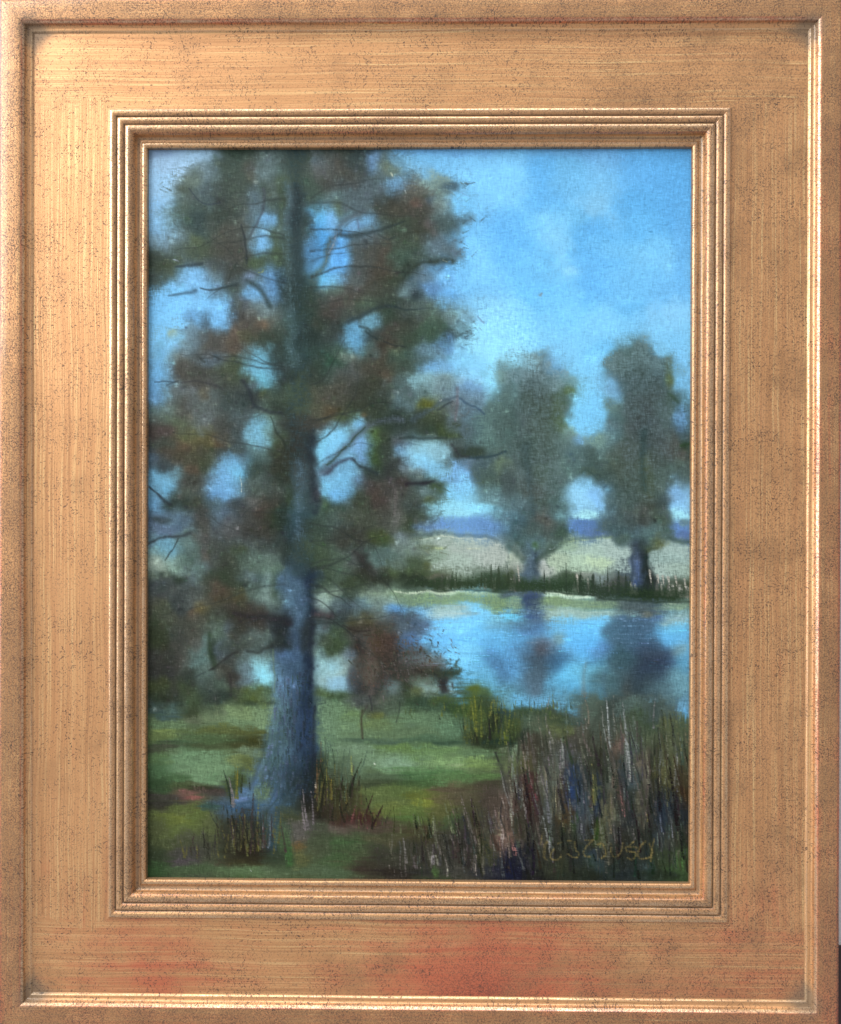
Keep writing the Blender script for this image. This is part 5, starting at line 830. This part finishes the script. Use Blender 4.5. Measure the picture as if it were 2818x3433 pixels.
    c = t.mix(patch, c, (*lin((162, 122, 84)), 1))
    dust = t.step(S('ADD', S('MULTIPLY', grit, 1.), S('MULTIPLY', fleck, .12)), .56, .78, 0, .5)
    c = t.mix(dust, c, (*lin((122, 92, 62)), 1))
    glint_mask = S('MULTIPLY', glint, t.step(S('ADD', grit, S('MULTIPLY', cloud2, .6)), .58, .9, 1., .25))
    c = t.mix(S('MULTIPLY', glint_mask, .7), c, (*lin((244, 220, 186)), 1))  # pale highlight colour painted along the crests
    c = t.mix(S('MULTIPLY', h, t.step(cloud2, .3, .7, .5, .95)), c, (*lin((62, 46, 35)), 1))
    t.val(t.b.inputs['Base Color'], c)
    metal = S('SUBTRACT', .6, S('ADD', S('MULTIPLY', h, .4), S('ADD', S('MULTIPLY', redm, .15), S('MULTIPLY', tn, .3))), clamp=True)
    metal = S('ADD', metal, S('MULTIPLY', glint_mask, .45), clamp=True)
    t.val(t.b.inputs['Metallic'], metal)
    t.b.inputs['Coat Weight'].default_value = .7; t.b.inputs['Coat Roughness'].default_value = .17
    ro = S('ADD', .43, S('ADD', S('MULTIPLY', h, .2), S('ADD', S('MULTIPLY', tn, .2), S('MULTIPLY', S('SUBTRACT', cloud, .5), .2))))
    ro = S('SUBTRACT', ro, S('MULTIPLY', glint_mask, .2))
    t.val(t.b.inputs['Roughness'], ro)
    hgt = S('ADD', S('MULTIPLY', st_fine, .55), S('ADD', S('MULTIPLY', st_wide, .3), S('MULTIPLY', grit, .3)))
    b = t.n('ShaderNodeBump'); b.inputs['Strength'].default_value = .55; b.inputs['Distance'].default_value = .00022
    t.val(b.inputs['Height'], hgt); t.val(t.b.inputs['Normal'], b.outputs[0])
    return t.m
GILT = gilt()
def side_mat():
    t = NT('dark_frame_side'); p = t.n('ShaderNodeTexCoord').outputs['Object']
    t.val(t.b.inputs['Base Color'], t.mix(t.noise(p, 90, 4), (*lin((46, 26, 32)), 1), (*lin((92, 52, 46)), 1)))
    t.b.inputs['Roughness'].default_value = .6
    return t.m
SIDE = side_mat()

frame = tag(empty('picture_frame'), 'wide gilded wooden picture frame with reeded inner moulding and dark flecks around the landscape painting', 'picture frame')
jit = np.random.default_rng(5)
def strip(name, prof, side, parent, mat, nseg=220):
    P = np.array(prof, float); npf = len(P)
    d = np.repeat(P[:, 0], nseg+1); z = np.repeat(P[:, 1], nseg+1)/1000.
    s = np.tile(np.linspace(-1, 1, nseg+1), npf)
    dm = d/1000.
    if side in ('top', 'bottom'):
        x = s*(HW-dm); y = (HH-dm)*(1 if side == 'top' else -1); along = x
    else:
        y = s*(HH-dm); x = (HW-dm)*(-1 if side == 'left' else 1); along = y
    # hand-finished gesso: the mouldings waver by a tenth of a millimetre
    ph = {'top': 0., 'bottom': 1.7, 'left': 3.1, 'right': 4.4}[side]
    if mat is GILT:
        lock = np.clip((1-np.abs(s))*12, 0, 1)
        z = z+lock*.00007*np.sin(along*61+ph+d*.05)+lock*.00004*np.sin(along*173+ph*2+d*.09)
    i = np.arange(npf-1)[:, None]*(nseg+1)+np.arange(nseg)[None, :]
    i = i.ravel(); q = np.stack([i, i+1, i+nseg+2, i+nseg+1], 1)
    V = np.stack([x, y, z], 1)
    fn = np.cross(V[q[0, 1]]-V[q[0, 0]], V[q[0, 3]]-V[q[0, 0]])
    ref = np.array([0, 0, 1.]) if abs(fn[2]) > 1e-9 else np.array([x[0] and 0, 0, 1])
    mid = q[len(q)//2]; fn = np.cross(V[mid[1]]-V[mid[0]], V[mid[3]]-V[mid[0]])
    if fn[2] < 0: q = q[:, ::-1]
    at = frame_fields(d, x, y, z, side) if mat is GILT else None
    return mesh_obj(name, V, q, mat, parent, at)
for side in ('top', 'left', 'bottom', 'right'):
    # the wooden body of the rail: outer face, back and rebate
    rail = strip('rail', [(76.5, -11.2), (70, -11.25), (69.9, -24.), (-.68, -24.), (-.7, -12.), (-.7, -1.9)], side, frame, SIDE, 8)
    me = rail.data
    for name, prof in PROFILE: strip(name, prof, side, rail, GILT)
    tag(rail, {'top': 'upper rail of the gilded frame, brushed and speckled', 'bottom': 'lower rail of the gilded frame with red showing through the gold', 'left': 'left rail of the gilded frame, brightest gold', 'right': 'right rail of the gilded frame, tan gold with dark flecks'}[side])


# ---------------------------------------------------------------- the canvas board and its paint skin
painting = tag(empty('landscape_painting'), 'oil landscape painting of a tall tree beside a blue lake, set in the gilded frame', 'painting')
PW, PH = .2950, .3974                             # sight size of the picture
def loc(X, Y): return (X-499.)/1815.*PW-PW/2, PH/2-(Y-501.)/2444.*PH
ZP = -.0105
relief = (WEAVE*.000030+smear(smear(WARPX, 1, 0), 1, 1)*.000012+np.clip(THICK, 0, 2.5)*.000022)
xs, ys = loc(GX, GY)
VX = np.stack([xs.ravel(), ys.ravel(), (ZP+relief).ravel()], 1)
LIN = np.clip(lin(IMG.reshape(-1, 3))*PAINT_GAIN-.012, .004, 1)
ii = (np.arange(CH-1)[:, None]*CW+np.arange(CW-1)[None, :]).ravel()
Q = np.stack([ii, ii+CW, ii+CW+1, ii+1], 1)
fx = (PX0+(ii % CW+.5)*CELL); fy = (PY0+(ii//CW+.5)*CELL)

def poly_mask(P, x, y):
    P = np.array(P, float); ins = np.zeros(len(x), bool); j = len(P)-1
    for i in range(len(P)):
        (xi, yi), (xj, yj) = P[i], P[j]
        c = ((yi > y) != (yj > y)) & (x < (xj-xi)*(y-yi)/((yj-yi) or 1e-9)+xi); ins ^= c; j = i
    return ins
wx = fx+WARPX.ravel()[ii]*7; wy = fy+WARPY.ravel()[ii]*7       # ragged, painterly borders
TRUNK = [(880, 2240), (1065, 2240), (1060, 2420), (1062, 2560), (1060, 2650), (1010, 2720), (930, 2800), (905, 2860), (880, 2860), (880, 2760), (840, 2740), (700, 2720), (700, 2685), (800, 2670), (850, 2640), (890, 2560), (905, 2460), (920, 2340)]
REEDS = [(1500, 2370), (1560, 2320), (1640, 2340), (1760, 2380), (1950, 2330), (2140, 2250), (2250, 2300), (2321, 2330), (2321, 2955), (1300, 2955), (1350, 2800), (1450, 2680), (1640, 2640), (1680, 2520), (1560, 2500), (1500, 2470)]
LAKE = [(1290, 2010), (1400, 1985), (1700, 1975), (2000, 1995), (2321, 2020), (2321, 2420), (1400, 2400), (1380, 2330), (1300, 2200)]
BANK = [(1290, 1900), (1500, 1925), (1700, 1915), (2321, 1940), (2321, 2020), (2000, 1997), (1700, 1978), (1400, 1988), (1290, 2012)]
FIELD = [(492, 1860), (700, 1860), (1350, 1810), (1500, 1797), (1700, 1805), (2000, 1797), (2321, 1812), (2321, 1942), (1700, 1918), (1500, 1928), (1290, 1905), (492, 1960)]
HILLS = [(492, 1715), (1300, 1735), (2321, 1732), (2321, 1814), (2000, 1799), (1700, 1807), (1500, 1799), (1300, 1815), (492, 1862)]
lab = np.zeros(len(ii), int)                       # 0 sky
for k_, P_ in ((1, HILLS), (2, FIELD), (4, LAKE), (3, BANK)): lab[poly_mask(P_, wx, wy)] = k_
lab[(fy > 2395+WARPY.ravel()[ii]*5) & (fx < 1750) & (lab != 4)] = 5
lab[(fy > 2420)] = np.where(lab[(fy > 2420)] == 0, 5, lab[(fy > 2420)])
lab[poly_mask(FAR1, wx, wy)] = 6; lab[poly_mask(FAR2, wx, wy)] = 7
lab[poly_mask(CROWN, wx, wy)] = 8; lab[poly_mask(REEDS, wx, wy)] = 9; lab[poly_mask(TRUNK, wx, wy)] = 8
SIGB = (fx > 1805) & (fx < 2200) & (fy > 2800) & (fy < 2890)
lab[SIGB] = 10

def paint_mat():
    t = NT('oil_paint_on_canvas')
    p = t.n('ShaderNodeTexCoord').outputs['Object']
    t.val(t.b.inputs['Base Color'], t.attr('paint', 'Color'))
    n = t.noise(p, 35, 3)
    t.val(t.b.inputs['Roughness'], t.step(n, .3, .7, .5, .66))
    t.b.inputs['Specular IOR Level'].default_value = .14
    w = t.noise(p, 2300, 2)
    b = t.n('ShaderNodeBump'); b.inputs['Strength'].default_value = .3; b.inputs['Distance'].default_value = .00008
    t.val(b.inputs['Height'], w); t.val(t.b.inputs['Normal'], b.outputs[0])
    return t.m
PAINT = paint_mat()
NAMES = ['painted_sky', 'painted_hills', 'painted_field', 'painted_far_bank', 'painted_lake', 'painted_meadow', 'painted_tree', 'painted_tree', 'painted_tree', 'painted_reeds', 'signature']
LABS = ['mottled blue painted sky', 'violet-blue strip of painted far hills', 'pale grey-green painted field beyond the water', 'dark green painted reed bank on the far shore', 'blue painted lake with tree reflections', 'green painted meadow with brown shadows', 'left of the two slim painted trees across the lake', 'right of the two slim painted trees across the lake', 'large painted foreground tree with blue-grey trunk and ragged brown-green crown', 'painted reeds and wild grasses at the lower right', 'olive painted signature among the reeds']

def pieces(L):
    # connected patches of each label on the face grid (runs joined row by row)
    L = L.reshape(CH-1, CW-1); par = []; rows = []; prev = []
    def find(a):
        while par[a] != a: par[a] = par[par[a]]; a = par[a]
        return a
    ID = np.zeros(L.shape, int)
    for r in range(L.shape[0]):
        row = L[r]; cut = np.concatenate([[0], np.nonzero(np.diff(row))[0]+1, [len(row)]]); cur = []
        for s_, e_ in zip(cut[:-1], cut[1:]):
            k = len(par); par.append(k); cur.append((s_, e_, row[s_], k)); ID[r, s_:e_] = k
        for s_, e_, v_, k in cur:
            for s2, e2, v2, k2 in prev:
                if v2 == v_ and s2 < e_ and e2 > s_: par[find(k)] = find(k2)
        prev = cur
    root = np.array([find(k) for k in range(len(par))])
    return root[ID]
for _ in range(3):                                  # swallow specks into the patch beside them
    G = lab.reshape(CH-1, CW-1); ID = pieces(lab); u_, cnt = np.unique(ID, return_counts=True)
    small = np.isin(ID, u_[cnt < 1500])
    if not small.any(): break
    for _k in range(90):
        nb = np.where(small, -1, G); best = nb.copy()
        for ax, sh in ((0, 1), (0, -1), (1, 1), (1, -1)):
            rr = np.roll(nb, sh, ax); best = np.where(best < 0, rr, best)
        G = np.where(small & (best >= 0), best, G); small = small & (best < 0)
        if not small.any(): break
    lab = G.ravel().copy()
ID = pieces(lab).ravel()
for k_ in range(11):
    for part in np.unique(ID[lab == k_]):
        f = Q[(ID == part)]
        used, inv = np.unique(f, return_inverse=True)
        o = mesh_obj(NAMES[k_], VX[used], inv.reshape(-1, 4), PAINT, painting, {'paint': LIN[used]})
        tag(o, LABS[k_])
# board behind the paint
t_ = NT('raw_canvas_board'); t_.b.inputs['Base Color'].default_value = (.55, .5, .42, 1); t_.b.inputs['Roughness'].default_value = .9
bx0, by0 = loc(PX0, PY1); bx1, by1 = loc(PX1, PY0)
v = [(x, y, z) for z in (ZP-.0048, ZP-.0006) for y in (by0, by1) for x in (bx0, bx1)]
mesh_obj('canvas_board', v, [(0, 2, 3, 1), (4, 5, 7, 6), (0, 1, 5, 4), (2, 6, 7, 3), (0, 4, 6, 2), (1, 3, 7, 5)], t_.m, painting, smooth=False)
